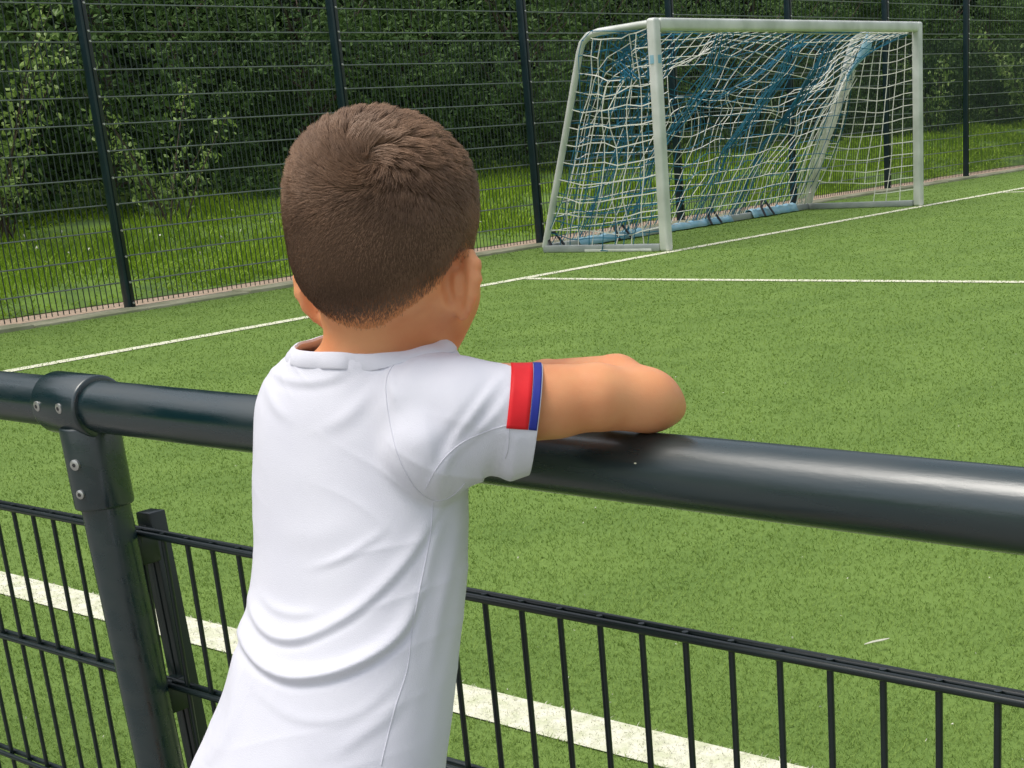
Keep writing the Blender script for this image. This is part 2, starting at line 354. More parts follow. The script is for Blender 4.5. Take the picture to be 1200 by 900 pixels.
# far wood as one mass: undulating core hung with leaves
N = 34000; s = rng.uniform(-40, 120, N); zz = rng.uniform(.3, 13, N); d = -14.5+1.4*np.sin(s*.9)+1.0*np.sin(zz*1.3+s*.6)+rng.uniform(-.4, .9, N)
P = PF+FD*s[:, None]+FN*d[:, None]; P[:, 2] = zz
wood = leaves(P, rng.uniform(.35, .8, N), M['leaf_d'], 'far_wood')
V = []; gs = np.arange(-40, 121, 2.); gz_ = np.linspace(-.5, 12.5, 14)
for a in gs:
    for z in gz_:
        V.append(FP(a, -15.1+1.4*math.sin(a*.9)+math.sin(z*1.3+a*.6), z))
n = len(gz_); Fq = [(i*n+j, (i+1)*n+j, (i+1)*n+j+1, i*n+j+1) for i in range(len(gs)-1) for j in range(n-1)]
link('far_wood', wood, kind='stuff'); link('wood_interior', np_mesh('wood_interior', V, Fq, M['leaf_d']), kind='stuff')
# left side of the pitch: more wood so that reflections find trees there too
# saplings with large bright leaves close behind the fence
def sapling(s, d, h, lean, n, size, label):
    e = empty('sapling', FP(s, d, gz(d)-.03), FA, label, 'sapling')
    q = random.Random(int(s*10)+n); st = MB(); pts = []; lp = []
    for b in range(n):
        a = q.uniform(0, 6.28); l = h*q.uniform(.55, 1); p0 = np.array([q.uniform(-.15, .15), q.uniform(-.1, .1), 0])
        ddir = np.array([math.cos(a)*.35+lean, math.sin(a)*.25, 1.]); ddir /= np.linalg.norm(ddir); bend = np.array([math.cos(a), math.sin(a), -.3])*.35
        pl = [p0+ddir*l*t+bend*t*t*l*.5 for t in np.linspace(0, 1, 7)]
        st.tube(pl, [.012*(1-.12*i) for i in range(7)], 5)
        for k in range(int(l*52)):
            t = q.uniform(.15, 1); j = min(5, int(t*6)); base = pl[j]+(pl[j+1]-pl[j])*(t*6-j)
            lp.append(base+np.array([q.gauss(0, .10), q.gauss(0, .10), q.gauss(0, .08)]))
    obj('stems', st, M['bark'], e)
    lp = np.array(lp); link('leaves', leaves(lp, rng.uniform(size*.6, size*1.15, len(lp)), M['leaf_b'], 'leaves', upb=.9, droop=.5), e)
sapling(1.6, -4.4, 2.9, -.05, 9, .095, 'bright green sapling with big pale leaves left of the nearest fence post')
sapling(3.6, -4.2, 2.3, .1, 5, .09, 'small sapling with pale leaf tips just right of the nearest fence post')
sapling(.6, -3.6, 1.1, 0, 7, .085, 'low bright sapling at the left edge of the picture')
sapling(4.1, -5.0, 1.2, 0, 6, .085, 'low leafy sapling in the grass between the nearest post and the boy')
sapling(-.9, -5.0, 3.2, .05, 9, .10, 'tall bright sapling partly beyond the left edge of the picture')
sapling(.3, -5.4, 2.5, .0, 8, .10, 'bright sapling standing behind the low one at the left edge')
sapling(28.5, -4.6, 2.6, -.1, 7, .15, 'yellowish green sapling right of the far fence post')
sapling(30.5, -5.6, 3.4, -.1, 6, .15, 'tall yellowish sapling at the upper right corner')
sapling(24.5, -5.2, 2.3, 0, 4, .13, 'sapling between the far goal post and the far fence post')

# ================================================================= FAR FENCE
fence = empty('mesh_fence', FP(0, 0), FA, 'tall dark green double rod mesh fence behind the goal', 'fence')
PANW = 2.52
post_m = MB().box((0, 0, 2.03), (.030, .036, 2.06)).mesh('post', M['fence'], bevel=.005)
strip_m = MB().box((.012, -.041, 2.03), (.016, .0045, 2.03)).mesh('clamp_strip', M['wire'], bevel=.002)
bolt_m = MB().tube([(0, 0, 0), (0, -.007, 0)], [.0105, .008], 8).mesh('bolt', M['zinc'])
hw1 = MB().tube([(.03, 0, 0), (PANW-.03, 0, 0)], .0058, 6).mesh('horizontal_wire', M['hwire_lit'])
mbv = MB()
for k in range(1, 50): mbv.tube([(k*.05+.01, 0, .03), (k*.05+.01, 0, 2.03)], .0050, 4, caps=False)
vlow = mbv.mesh('vertical_wires', M['fence_wire'], smooth=False)
mbv = MB()
for k in range(1, 25): mbv.tube([(k*.1+.01, 0, 2.08), (k*.1+.01, 0, 4.06)], .0050, 4, caps=False)
vup = mbv.mesh('vertical_wires', M['fence_wire'], smooth=False)
levels = [.012+.2*k for k in range(11)]+[2.085+.2*k for k in range(3)]
levels2 = [2.685+.2*k for k in range(7)]
for i in range(-2, 15):
    x = i*PANW
    p = link('post', post_m, fence, loc=(x, -.036, 0)); st = link('clamp_strip', strip_m, p)
    if -1 <= i <= 7:
        for z in levels[1:]+[.05]: link('bolt', bolt_m, p, loc=(.012, -.0458, z))
    if i < 14:
        link('vertical_wires', vlow, fence, loc=(x, .012, 0), kind='stuff'); link('vertical_wires', vup, fence, loc=(x, .012, 0), kind='stuff')
        for z in levels+levels2:
            link('horizontal_wire', hw1, fence, loc=(x, .012-.0075, z))

# ================================================================= GOAL
GS, GD = 4.197, 2.2944; GW, GH = 4.956, 2.0
goal = empty('football_goal', FP(GS, GD), FA, 'portable aluminium football goal with torn white and blue net', 'football goal')
pm = MB().box((0, 0, 0), (.050, .050, 1.0)).mesh('goal_post', M['alu'], bevel=.028, seg=4)
for x in (0, GW): link('goal_post', pm, goal, loc=(x, 0, 1.0-.002))
obj('crossbar', MB().box((GW/2, 0, GH-.055), (GW/2-.052, .052, .0525)), M['alu'], goal, bevel=.026, seg=4)
YB = 1.47
def sidebar(x):
    pts = [(x, .05, 1.955), (x, .62, 1.94), (x, .74, 1.92), (x, .82, 1.86), (x, .86, 1.78), (x, 1.13, 1.0), (x, YB, .05)]
    return MB().tube(pts, .032, 10, up=(1, 0, 0))
for x in (.005, GW-.005):
    obj('side_bar', sidebar(x), M['alu'], goal)
    obj('ground_side_bar', MB().box((x, YB/2+.03, .035), (.032, YB/2-.03, .033)), M['alu_g'], goal, bevel=.008)
obj('rear_ground_bar', MB().box((GW/2, YB+.02, .04), (GW/2-.03, .036, .034)), M['alu_g'], goal, bevel=.008)
# pale blue sheets lying over the rear bar
for (x0, x1, hh) in ((.5, 1.55, .085), (1.95, 3.2, .075), (3.65, 4.6, .10)):
    mb = MB(); n = 14; V = []
    prof = [(-.075, .010), (-.055, .05), (-.042, hh*.9), (0, hh), (.045, hh*.85), (.06, .03)]
    for i in range(n+1):
        x = x0+(x1-x0)*i/n
        for (y, z) in prof: V.append((x, YB+.02+y*(1+.25*math.sin(i*1.9)), z*(1+.12*math.sin(i*2.3+y*20))+.004))
    k = len(prof); mb.add(V, [(i*k+j, (i+1)*k+j, (i+1)*k+j+1, i*k+j+1) for i in range(n) for j in range(k-1)])
    o = obj('blue_wrap', mb, M['blue'], goal); md = o.modifiers.new('t', 'SOLIDIFY'); md.thickness = .006
for x, y in ((1.15, YB-.05), (2.85, YB-.02), (3.9, YB-.05), (.1, YB-.05)):
    pts = [(x-.10, y-.06, .02), (x-.09, y, .12), (x-.03, y+.03, .19), (x+.04, y+.03, .18), (x+.09, y, .10), (x+.11, y-.05, .02)]
    obj('black_strap', MB().tube(pts, .02, 6, sx=1.0, sy=.5), M['black'], goal)
# flat white foot plates
obj('foot_plate', MB().box((.02, .55, .016), (.05, .40, .014)), M['alu'], goal, bevel=.006)

# --- nets
def smooth_noise(seed, nmodes=10, f0=.5, f1=3):
    q = np.random.default_rng(seed); A = q.normal(size=(nmodes, 3)); Fq_ = q.uniform(-f1, f1, (nmodes, 2)); ph = q.uniform(0, 6.28, nmodes); n0 = np.linalg.norm(Fq_, axis=1)+f0
    def f(u, v): return sum((A[i]/n0[i])[:, None]*np.sin(Fq_[i, 0]*u+Fq_[i, 1]*v+ph[i])[None] for i in range(nmodes)).T
    return f
def cords(mb, P, r, holes=None, sides=3):
    "P: array (nu,nv,3) knots; cords along both directions"
    nu, nv = P.shape[:2]
    for i in range(nu):
        run = []
        for j in range(nv):
            if holes is not None and holes(i, j):
                if len(run) > 1: mb.tube(run, r, sides, caps=False)
                run = []; continue
            run.append(P[i, j])
        if len(run) > 1: mb.tube(run, r, sides, caps=False)
    for j in range(nv):
        run = []
        for i in range(nu):
            if holes is not None and holes(i, j):
                if len(run) > 1: mb.tube(run, r, sides, caps=False)
                run = []; continue
            run.append(P[i, j])
        if len(run) > 1: mb.tube(run, r, sides, caps=False)
def side_net(x, seed, amp, nu, nv, tw=0.):
    U, W = np.meshgrid(np.linspace(0, 1, nu), np.linspace(0, 1, nv), indexing='ij')
    z = .06+W*1.86; yb = np.interp(z, [.05, 1.0, 1.78, 1.92], [YB, 1.13, .86, .78])
    y = .06+U*(yb-.08); nz = smooth_noise(seed, 14, .5, 9)(U.ravel()*2, W.ravel()*2).reshape(nu, nv, 3)
    e = (np.sin(U*math.pi)**.6*np.clip(1.15-W*.1, 0, 1))[..., None]
    P = np.stack([x+0*y, y, z-.05*np.sin(U*math.pi)], -1)+nz*np.array([amp, amp*.9, amp*.9])*e
    return P
def back_net(seed, amp, nu, nv, off=0, gather=1.):
    X = np.linspace(0, GW, nu); T = np.linspace(0, 1, nv)
    U, W = np.meshgrid(X, T, indexing='ij')
    sag = .18*np.sin(U/GW*math.pi)+.10*np.sin(U*2.1+seed)
    # profile: crossbar -> roof -> rear slope -> ground bar
    y = np.interp(W, [0, .22, .30, 1], [.03, .60, .76, YB]); z = np.interp(W, [0, .22, .30, 1], [1.90, 1.84, 1.72, .07])
    roof = np.exp(-((W-.27)/.17)**2); z = z-sag*roof*1.5; y = y-roof*sag*.5+off
    y = y-.22*np.sin(np.clip((W-.3)/.7, 0, 1)*math.pi)*(.4+.6*np.sin(U*1.3+.5*seed)**2)
    # vertical pleats
    pl = np.sin(U*5.3+seed)*.5+np.sin(U*9.7+1.3*seed)*.35
    env = np.sin(np.clip(W*1.05, 0, 1)*math.pi)**.7
    eU = np.clip(np.minimum(U, GW-U)/.35, .1, 1); y = y+.06*pl*env*eU; x = U+.07*np.sin(U*5.3+seed+1.2)*env*gather
    # pulled towards the far side bar, bunched half way up
    g = np.clip((U-3.3)/1.6, 0, 1)**1.3; bx, by, bz = GW-.10, .80, 1.62
    env2 = np.exp(-((W-.33)/.22)**2)*g*gather*.85
    x = x+(bx-x)*env2; y = y+(by-y)*env2; z = z+(bz-z)*env2*.75
    h = np.exp(-((U-3.2)/.32)**2)*np.exp(-((W-.45)/.35)**2)*.7*gather; x = x+(3.25-x)*h
    nz = smooth_noise(seed+50, 18, .6, 8)(U.ravel(), W.ravel()*3.2).reshape(nu, nv, 3)
    P = np.stack([x, y, z], -1)+nz*amp*(env*eU)[..., None]
    return P
mb = MB()
cords(mb, back_net(1, .085, 32, 19), .0045, holes=lambda i, j: (8 <= i <= 11 and j in (6, 7)) or (i in (19, 20) and j in (5, 6)) or (i == 15 and j == 6))
obj('white_back_net', mb, M['net_w'], goal, smooth=False)
mb = MB(); cords(mb, side_net(0, 4, .085, 8, 13), .0054, holes=lambda i, j: (i in (3, 4) and j == 11)); obj('white_side_net', mb, M['net_w'], goal, smooth=False)
mb = MB(); cords(mb, side_net(GW, 9, .022, 9, 15), .0052, holes=lambda i, j: (j < 2 and 3 < i < 9)); obj('white_side_net', mb, M['net_w'], goal, smooth=False)
mb = MB(); cords(mb, back_net(4, .08, 34, 19, off=.03, gather=.9), .0046); obj('blue_back_net', mb, M['net_b'], goal, smooth=False)
mb = MB(); cords(mb, side_net(.03, 14, .06, 11, 16), .0050); obj('blue_side_net', mb, M['net_b'], goal, smooth=False)
# gathered blue and white end of the net tied to the far side bar
mb = MB()
for k in range(26):
    q = random.Random(k); a = np.array([GW-.03+q.uniform(-.02, .02), .80+q.uniform(-.04, .02), 1.55+q.uniform(-.1, .15)])
    b_ = np.array([GW-.08+q.uniform(-.30, .04)*(k/26), YB-.02+q.uniform(-.05, .03), .08]); m_ = (a+b_)/2+np.array([-.30*(k/26)-.02, -.05, .08])
    mb.tube([a, a*.55+m_*.45+[-.05*k/26, 0, 0], m_, m_*.5+b_*.5+[-.04*k/26, 0, 0], b_], .0058, 3, caps=False)
obj('gathered_net', mb, M['net_w'], goal, smooth=False)
mb = MB(); n = 9; V = []
for i in range(n+1):
    t = i/n; c = np.array([GW-.02-.10*t, .60+.24*t-.45*(1-t)*t, 1.90-.42*t*t]); r = .02+.045*math.sin(math.pi*min(1, t*1.2))
    for j in range(8):
        an = j*math.pi/4; V.append(c+np.array([math.cos(an)*r*.7, math.sin(an)*r*.4, math.sin(an)*r*1.3]))
mb.add(V, [(i*8+j, i*8+(j+1) % 8, (i+1)*8+(j+1) % 8, (i+1)*8+j) for i in range(n) for j in range(8)]+[tuple(range(8)), tuple(range(n*8, n*8+8))])
obj('blue_net_bundle', mb, M['blue'], goal)
for bx_, n_, w_, ya in ((1.25, 8, .16, .80), (2.6, 10, .20, .84), (3.3, 12, .18, .86), (.55, 5, .14, .80)):
    mb = MB(); q = random.Random(int(bx_*100))
    for k in range(n_):
        x = bx_+q.uniform(-w_, w_); pts = [(x, .05+q.uniform(0, .1), 1.88)]
        for t in (.2, .4, .6, .8, 1.):
            pts.append((bx_+(x-bx_)*(1-.5*math.sin(t*3+k*.1))+.05*t+.04*math.sin(t*7+bx_*5)+q.uniform(-.05, .05), ya*min(1, t*1.6)+(YB-ya)*t*t+q.uniform(-.03, .03), 1.84*(1-t)+.08))
        mb.tube(pts, .0050, 3, caps=False)
    obj('blue_net_bundle', mb, M['net_b'], goal, smooth=False)
mb = MB()
for k in range(12):
    q = random.Random(90+k); z0 = 1.86
    mb.tube([(.02+q.uniform(-.03, .03), .03+.03*k, 1.9), (.05+q.uniform(-.05, .05), .08+.04*k, 1.80+q.uniform(-.05, .05)), (q.uniform(-.02, .08), .05+q.uniform(0, .45), 1.66), (q.uniform(-.02, .05), q.uniform(.02, .45), 1.5)], .006, 4)
obj('blue_net_bundle', mb, M['net_b'], goal, smooth=False)
obj('blue_tape', MB().tube([(0, 0, 1.62), (0, 0, 1.69)], .056, 14), M['blue'], goal)

# ================================================================= NEAR BARRIER
bar = empty('pitch_barrier', BP(0, 0), BA, 'dark green tubular barrier rail with low rod mesh beside the pitch', 'barrier')
RY, RZ, RR = -.04, .822, .0308                     # local y = -d
obj('top_rail', MB().tube([(x, RY, RZ+.001-.0060*(x+.6)) for x in np.linspace(-3.4, 2.2, 29)], RR, 48), M['rail'], bar)
PXS = -.603
def post(x):
    obj('post', MB().tube([(x+.048, RY, -.1), (x+.001, RY, .775)], .0290, 40), M['rail'], bar)
    tee = obj('tee_coupling', MB().tube([(x-.060, RY, RZ+.0015), (x+.034, RY, RZ+.0005)], .0375, 48), M['rail'], bar, bevel=.0035, seg=3)
    nk = obj('coupling_neck', MB().tube([(x+.004, RY, .70), (x, RY, .80)], .0352, 48), M['rail'], tee, bevel=.003, seg=3)
    for (bx, an, zz) in ((-.044, 18, None), (.004, 18, None)):
        a = R(an); rr_ = .0375
        c = np.array([x+bx, RY-math.cos(a)*rr_, RZ+.006-math.sin(a)*rr_*.2]); nv = np.array([0, -math.cos(a), -math.sin(a)*.2])
        bo = obj('bolt', MB().tube([c-nv*.002, c+nv*.0025, c+nv*.0032], [.0062, .0062, .0045], 16), M['zinc'], tee)
        obj('socket', MB().tube([c+nv*.0026, c+nv*.0036], [.0026, .0026], 6), M['hole'], bo)
    for zz, rb in ((.758, .0066), (.722, .0056)):
        a = R(17); c = np.array([x+math.sin(a)*.0352+.002, RY-math.cos(a)*.0352, zz]); nv = np.array([math.sin(a), -math.cos(a), 0])
        bo = obj('bolt', MB().tube([c-nv*.002, c+nv*.0025, c+nv*.0032], [rb, rb, rb*.75], 16), M['zinc'], tee)
        obj('socket', MB().tube([c+nv*.0026, c+nv*.0036], [.0026, .0026], 6), M['hole'], bo)
post(PXS); post(PXS+2.5)
post(PXS-2.5)
for x, a, r_ in ((.262, 22, .0008), (-.2, 50, .0006)):
    nv = np.array([0, -math.cos(R(a)), math.sin(R(a))]); c = np.array([x, RY, RZ+.001-.006*(x+.6)])+nv*RR
    obj('pale_speck', MB().tube([c-nv*.0003, c+nv*.0007], [r_, r_*.6], 7, sx=1.9), M['line'], bar)
ZL = [.657, .457, .257, .057]
vb = MB().tube([(0, 0, 0), (0, 0, .640)], .0031, 10).mesh('vertical_bar', M['wire'])
tip = None
def panel(x0, x1, phase):
    L = x1-x0
    tw = MB().tube([(0, 0, 0), (L, 0, 0)], .0040, 12).mesh('horizontal_wire', M['wire'], bevel=0)
    for z in ZL:
        for y in (-.0070, .0070): link('horizontal_wire', tw, bar, loc=(x0, y, z))
    k0 = math.ceil((x0+.005-phase)/.05); 
    for k in range(k0, int((x1-.005-phase)/.05)+1):
        o = link('vertical_bar', vb, bar, loc=(phase+k*.05, 0, .0205))
panel(PXS-.018, PXS+2.5-.03, 0.0)
panel(PXS-2.45, PXS-.014, -.002)
# bracket that clamps the mesh beside the post, behind the wire
st = MB().box((PXS-.019, .034, .337), (.0155, .012, .337)); st.box((PXS-.019, .0215, .33), (.005, .0018, .328))
tl = Matrix.Rotation(-.050, 4, 'Y'); pv = Vector((PXS, 0, .68)); pl = pv-tl.to_3x3() @ pv
obj('panel_stile', st, M['wire'], bar, bevel=.002, loc=pl, rot=(0, -.050, 0))
for z in (.635, .437, .237):
    obj('clamp', MB().box((PXS-.008, .008, z), (.012, .0155, .022)), M['wire'], bar, bevel=.003, loc=pl, rot=(0, -.050, 0))
    obj('clamp_bolt', MB().tube([(PXS+.001, -.012, z+.010), (PXS+.001, -.0155, z+.010)], .0042, 10), M['zinc'], bar, loc=pl, rot=(0, -.050, 0))
# ================================================================= THE BOY
def surface_nets(func, lo, hi, h, coarse=6):
    lo = np.array(lo, float); nd = (np.ceil((np.array(hi)-lo)/h/coarse)).astype(int)*coarse+1
    nc = (nd-1)//coarse
    g = [lo[a]+(np.arange(nc[a])+.5)*h*coarse for a in range(3)]
    X = np.stack(np.meshgrid(*g, indexing='ij'), -1).reshape(-1, 3)
    D = func(X).reshape(nc); near = np.abs(D) < h*coarse*.5*1.732*1.35+h
    F = np.full(nd, 1., np.float32)
    sg = np.where(D < 0, -1., 1.).astype(np.float32)
    F[:-1, :-1, :-1] = np.repeat(np.repeat(np.repeat(sg, coarse, 0), coarse, 1), coarse, 2)
    bl = np.argwhere(near); o = np.stack(np.meshgrid(*[np.arange(coarse+1)]*3, indexing='ij'), -1).reshape(-1, 3)
    for ch in np.array_split(bl, max(1, len(bl)//2500)):
        idx = (ch[:, None, :]*coarse+o[None]).reshape(-1, 3)
        F[idx[:, 0], idx[:, 1], idx[:, 2]] = func(lo+idx*h)
    c = [F[i:nd[0]-1+i, j:nd[1]-1+j, k:nd[2]-1+k] < 0 for i in (0, 1) for j in (0, 1) for k in (0, 1)]
    s_ = sum(x.astype(np.int8) for x in c); cells = np.argwhere((s_ > 0) & (s_ < 8))
    idx = np.full(nd-1, -1, np.int64); idx[tuple(cells.T)] = np.arange(len(cells))
    acc = np.zeros((len(cells), 3)); cnt = np.zeros(len(cells))
    cor = [(i, j, k) for i in (0, 1) for j in (0, 1) for k in (0, 1)]
    val = {q: F[cells[:, 0]+q[0], cells[:, 1]+q[1], cells[:, 2]+q[2]] for q in cor}
    for a in cor:
        for ax in range(3):
            if a[ax] == 0:
                b = list(a); b[ax] = 1; b = tuple(b); va, vb_ = val[a], val[b]; m_ = (va < 0) != (vb_ < 0)
                t = np.where(m_, va/(va-vb_+1e-20), 0); p = np.array(a, float)[None]+np.zeros((len(cells), 3)); p[:, ax] += t
                acc[m_] += p[m_]; cnt[m_] += 1
    V = lo+(cells+acc/cnt[:, None])*h
    Q = []
    for ax in range(3):
        sl0 = [slice(0, None)]*3; A = F[:-1] if ax == 0 else (F[:, :-1] if ax == 1 else F[:, :, :-1]); B = F[1:] if ax == 0 else (F[:, 1:] if ax == 1 else F[:, :, 1:])
        e = np.argwhere((A < 0) != (B < 0)); o1, o2 = [(1, 2), (2, 0), (0, 1)][ax]
        e = e[(e[:, o1] > 0) & (e[:, o2] > 0) & (e[:, o1] < nd[o1]-1) & (e[:, o2] < nd[o2]-1)]
        ins = A[tuple(e.T)] < 0
        def ci(d1, d2):
            q = e.copy(); q[:, o1] -= d1; q[:, o2] -= d2; return idx[tuple(q.T)]
        q4 = np.stack([ci(1, 1), ci(0, 1), ci(0, 0), ci(1, 0)], 1)
        q4[~ins] = q4[~ins][:, ::-1]; Q.append(q4[(q4 >= 0).all(1)])
    return V, np.concatenate(Q)
def smooth_mesh(V, Q, it=4, lam=.5):
    E = np.concatenate([Q[:, [0, 1]], Q[:, [1, 2]], Q[:, [2, 3]], Q[:, [3, 0]]]); n = len(V)
    deg = np.bincount(E.ravel(), minlength=n).astype(float)
    for k in range(it):
        for l in (lam, -lam*1.04):
            S = np.stack([np.bincount(E[:, 0], V[E[:, 1], a], n)+np.bincount(E[:, 1], V[E[:, 0], a], n) for a in range(3)], 1)
            V = V+l*(S/np.maximum(deg, 1)[:, None]-V)
    return V
def v_normals(V, Q):
    n = np.cross(V[Q[:, 2]]-V[Q[:, 0]], V[Q[:, 3]]-V[Q[:, 1]]); N = np.zeros_like(V)
    for k in range(4):
        for a in range(3): N[:, a] += np.bincount(Q[:, k], n[:, a], len(V))
    return N/(np.linalg.norm(N, axis=1)[:, None]+1e-12)
def smin(a, b, k):
    h = np.clip(.5+.5*(b-a)/k, 0, 1); return b+(a-b)*h-k*h*(1-h)
def cone(P, a, b, ra, rb):
    a = np.asarray(a); b = np.asarray(b); ab = b-a; t = np.clip(((P-a)@ab)/(ab@ab), 0, 1)
    return np.linalg.norm(P-a-t[:, None]*ab, axis=1)-(ra+(rb-ra)*t)
def chain(P, pts, rs, k=.005):
    d = None
    for i in range(len(pts)-1):
        e = cone(P, pts[i], pts[i+1], rs[i], rs[i+1]); d = e if d is None else smin(d, e, k)
    return d
def ellip(P, c, A, r):
    "A: rows are the axes"
    q = (P-c)@np.asarray(A).T; r = np.asarray(r); k0 = np.linalg.norm(q/r, axis=1); k1 = np.linalg.norm(q/(r*r), axis=1)+1e-9
    return k0*(k0-1)/k1
def frame(heading, pitch=0, roll=0):
    h = R(heading); f = np.array([math.sin(h), math.cos(h), 0]); r = np.array([math.cos(h), -math.sin(h), 0]); u = np.array([0, 0, 1.])
    p = R(pitch); f2 = f*math.cos(p)-u*math.sin(p); u2 = u*math.cos(p)+f*math.sin(p)
    q = R(roll); r2 = r*math.cos(q)-u2*math.sin(q); u3 = u2*math.cos(q)+r*math.sin(q)
    return np.array([r2, f2, u3])
TF = frame(27)                                     # torso: right, forward, up
rows = [(372, 452, 1.235, .046, .046), (394, 449, 1.245, .051, .050), (404, 442, 1.25, .0565, .054), (418, 437, 1.255, .074, .058), (436, 430, 1.26, .086, .061), (465, 425, 1.264, .093, .066), (500, 423, 1.267, .0955, .068), (560, 422, 1.27, .0955, .069), (620, 423, 1.27, .0945, .069),
        (680, 421, 1.27, .0945, .070), (740, 411, 1.27, .0970, .075), (800, 399, 1.27, .102, .079), (860, 383, 1.27, .110, .083), (900, 370, 1.27, .115, .086), (960, 356, 1.27, .119, .088), (1040, 352, 1.27, .118, .088), (1140, 352, 1.27, .112, .086)]
tz = []
for y, x, d, a, b in rows:
    p = PX(x, y, d); tz.append((p[2], p[0], p[1], a, b))
tz = np.array(tz)[::-1]; zt = np.linspace(tz[0, 0], tz[-1, 0], 240)
tab = np.stack([np.interp(zt, tz[:, 0], tz[:, k]) for k in range(1, 5)], 1)
ker = np.exp(-np.linspace(-2, 2, 17)**2); ker /= ker.sum()
tab = np.stack([np.convolve(np.pad(tab[:, k], 8, mode='edge'), ker, 'valid') for k in range(4)], 1)
def torso(P, off=0., sq=2.3):
    z = P[:, 2]; c = np.stack([np.interp(z, zt, tab[:, k]) for k in range(4)], 1)
    dx = P[:, 0]-c[:, 0]; dy = P[:, 1]-c[:, 1]; a = c[:, 2]-off; b = c[:, 3]-off
    u = np.abs(dx*TF[0, 0]+dy*TF[0, 1])/a; v = np.abs(dx*TF[1, 0]+dy*TF[1, 1])/b
    k = (u**sq+v**sq)**(1/sq); gr = np.sqrt((u/a)**2+(v/b)**2)/(np.sqrt(u*u+v*v)+1e-6)
    d = (k-1)/np.maximum(gr, 1e-6)*.93
    return np.maximum(d, np.maximum(z-zt[-1], zt[0]-z))
def trow(px_y):
    "torso centre at the height of a row"
    p = PX(420, px_y, 1.26); c = [np.interp(p[2], zt, tab[:, k]) for k in range(2)]; return np.array([c[0], c[1], p[2]])
# joints
RS = PX(513, 468, 1.215); RE = PX(759, 470, 1.235)
ls = trow(478)-TF[0]*.060+TF[1]*.018; LSH = ls; LE = BP(-.125, .055, .879)
HEAD = PX(453, 261, 1.22); HF = frame(21, 9, -2)
def H(x, y, z): return HEAD+HF[0]*x+HF[1]*y+HF[2]*z
def finger(base, d1, up_, L, r, curl=.35):
    "three segments, curling about the knuckle axis"
    pts = [base]; d = np.asarray(d1)/np.linalg.norm(d1); u = np.asarray(up_)
    for i, l in enumerate((.45, .30, .25)):
        pts.append(pts[-1]+d*L*l); d = d*math.cos(curl)-u*math.sin(curl); u = u*math.cos(curl)+d*math.sin(curl); d /= np.linalg.norm(d)
    return pts, [r, r*.93, r*.86, r*.76]
def hand(wrist, dirv, up_, side):
    "list of (points, radii): palm, four fingers and a thumb; side = direction of the thumb"
    d = dirv/np.linalg.norm(dirv); u = up_-d*(up_@d); u /= np.linalg.norm(u); sdv = side-d*(side@d)-u*(side@u); sdv /= np.linalg.norm(sdv)
    out = []; L = .052
    for q, (o, fl, rr_) in enumerate(((.017, .040, .0056), (.006, .044, .0058), (-.006, .041, .0056), (-.016, .033, .0050))):
        k = wrist+d*(L-.004*abs(q-1))+sdv*o
        out.append(([wrist+sdv*o*.45+d*.004, k], [.0105, .0085]))
        out.append(finger(k, d+sdv*o*3, u, fl, rr_, .30+.05*q))
    tb = wrist+d*.014+sdv*.013
    out.append(([tb, tb+d*.020+sdv*.014-u*.003, tb+d*.038+sdv*.018-u*.006], [.0085, .0070, .0058]))
    return out
RW = BP(.075, -.005, .876); LW = BP(.045, .052, .880)
parts_h = hand(RW, -BD*1.0+BN*.10, np.array([0, 0, 1.]), BN)+hand(LW, BD*1.0-BN*.10, np.array([0, 0, 1.]), BN)
fore = [RE+np.array([0, 0, .001]), PX(722, 449, 1.260), PX(640, 451, 1.318), RW]
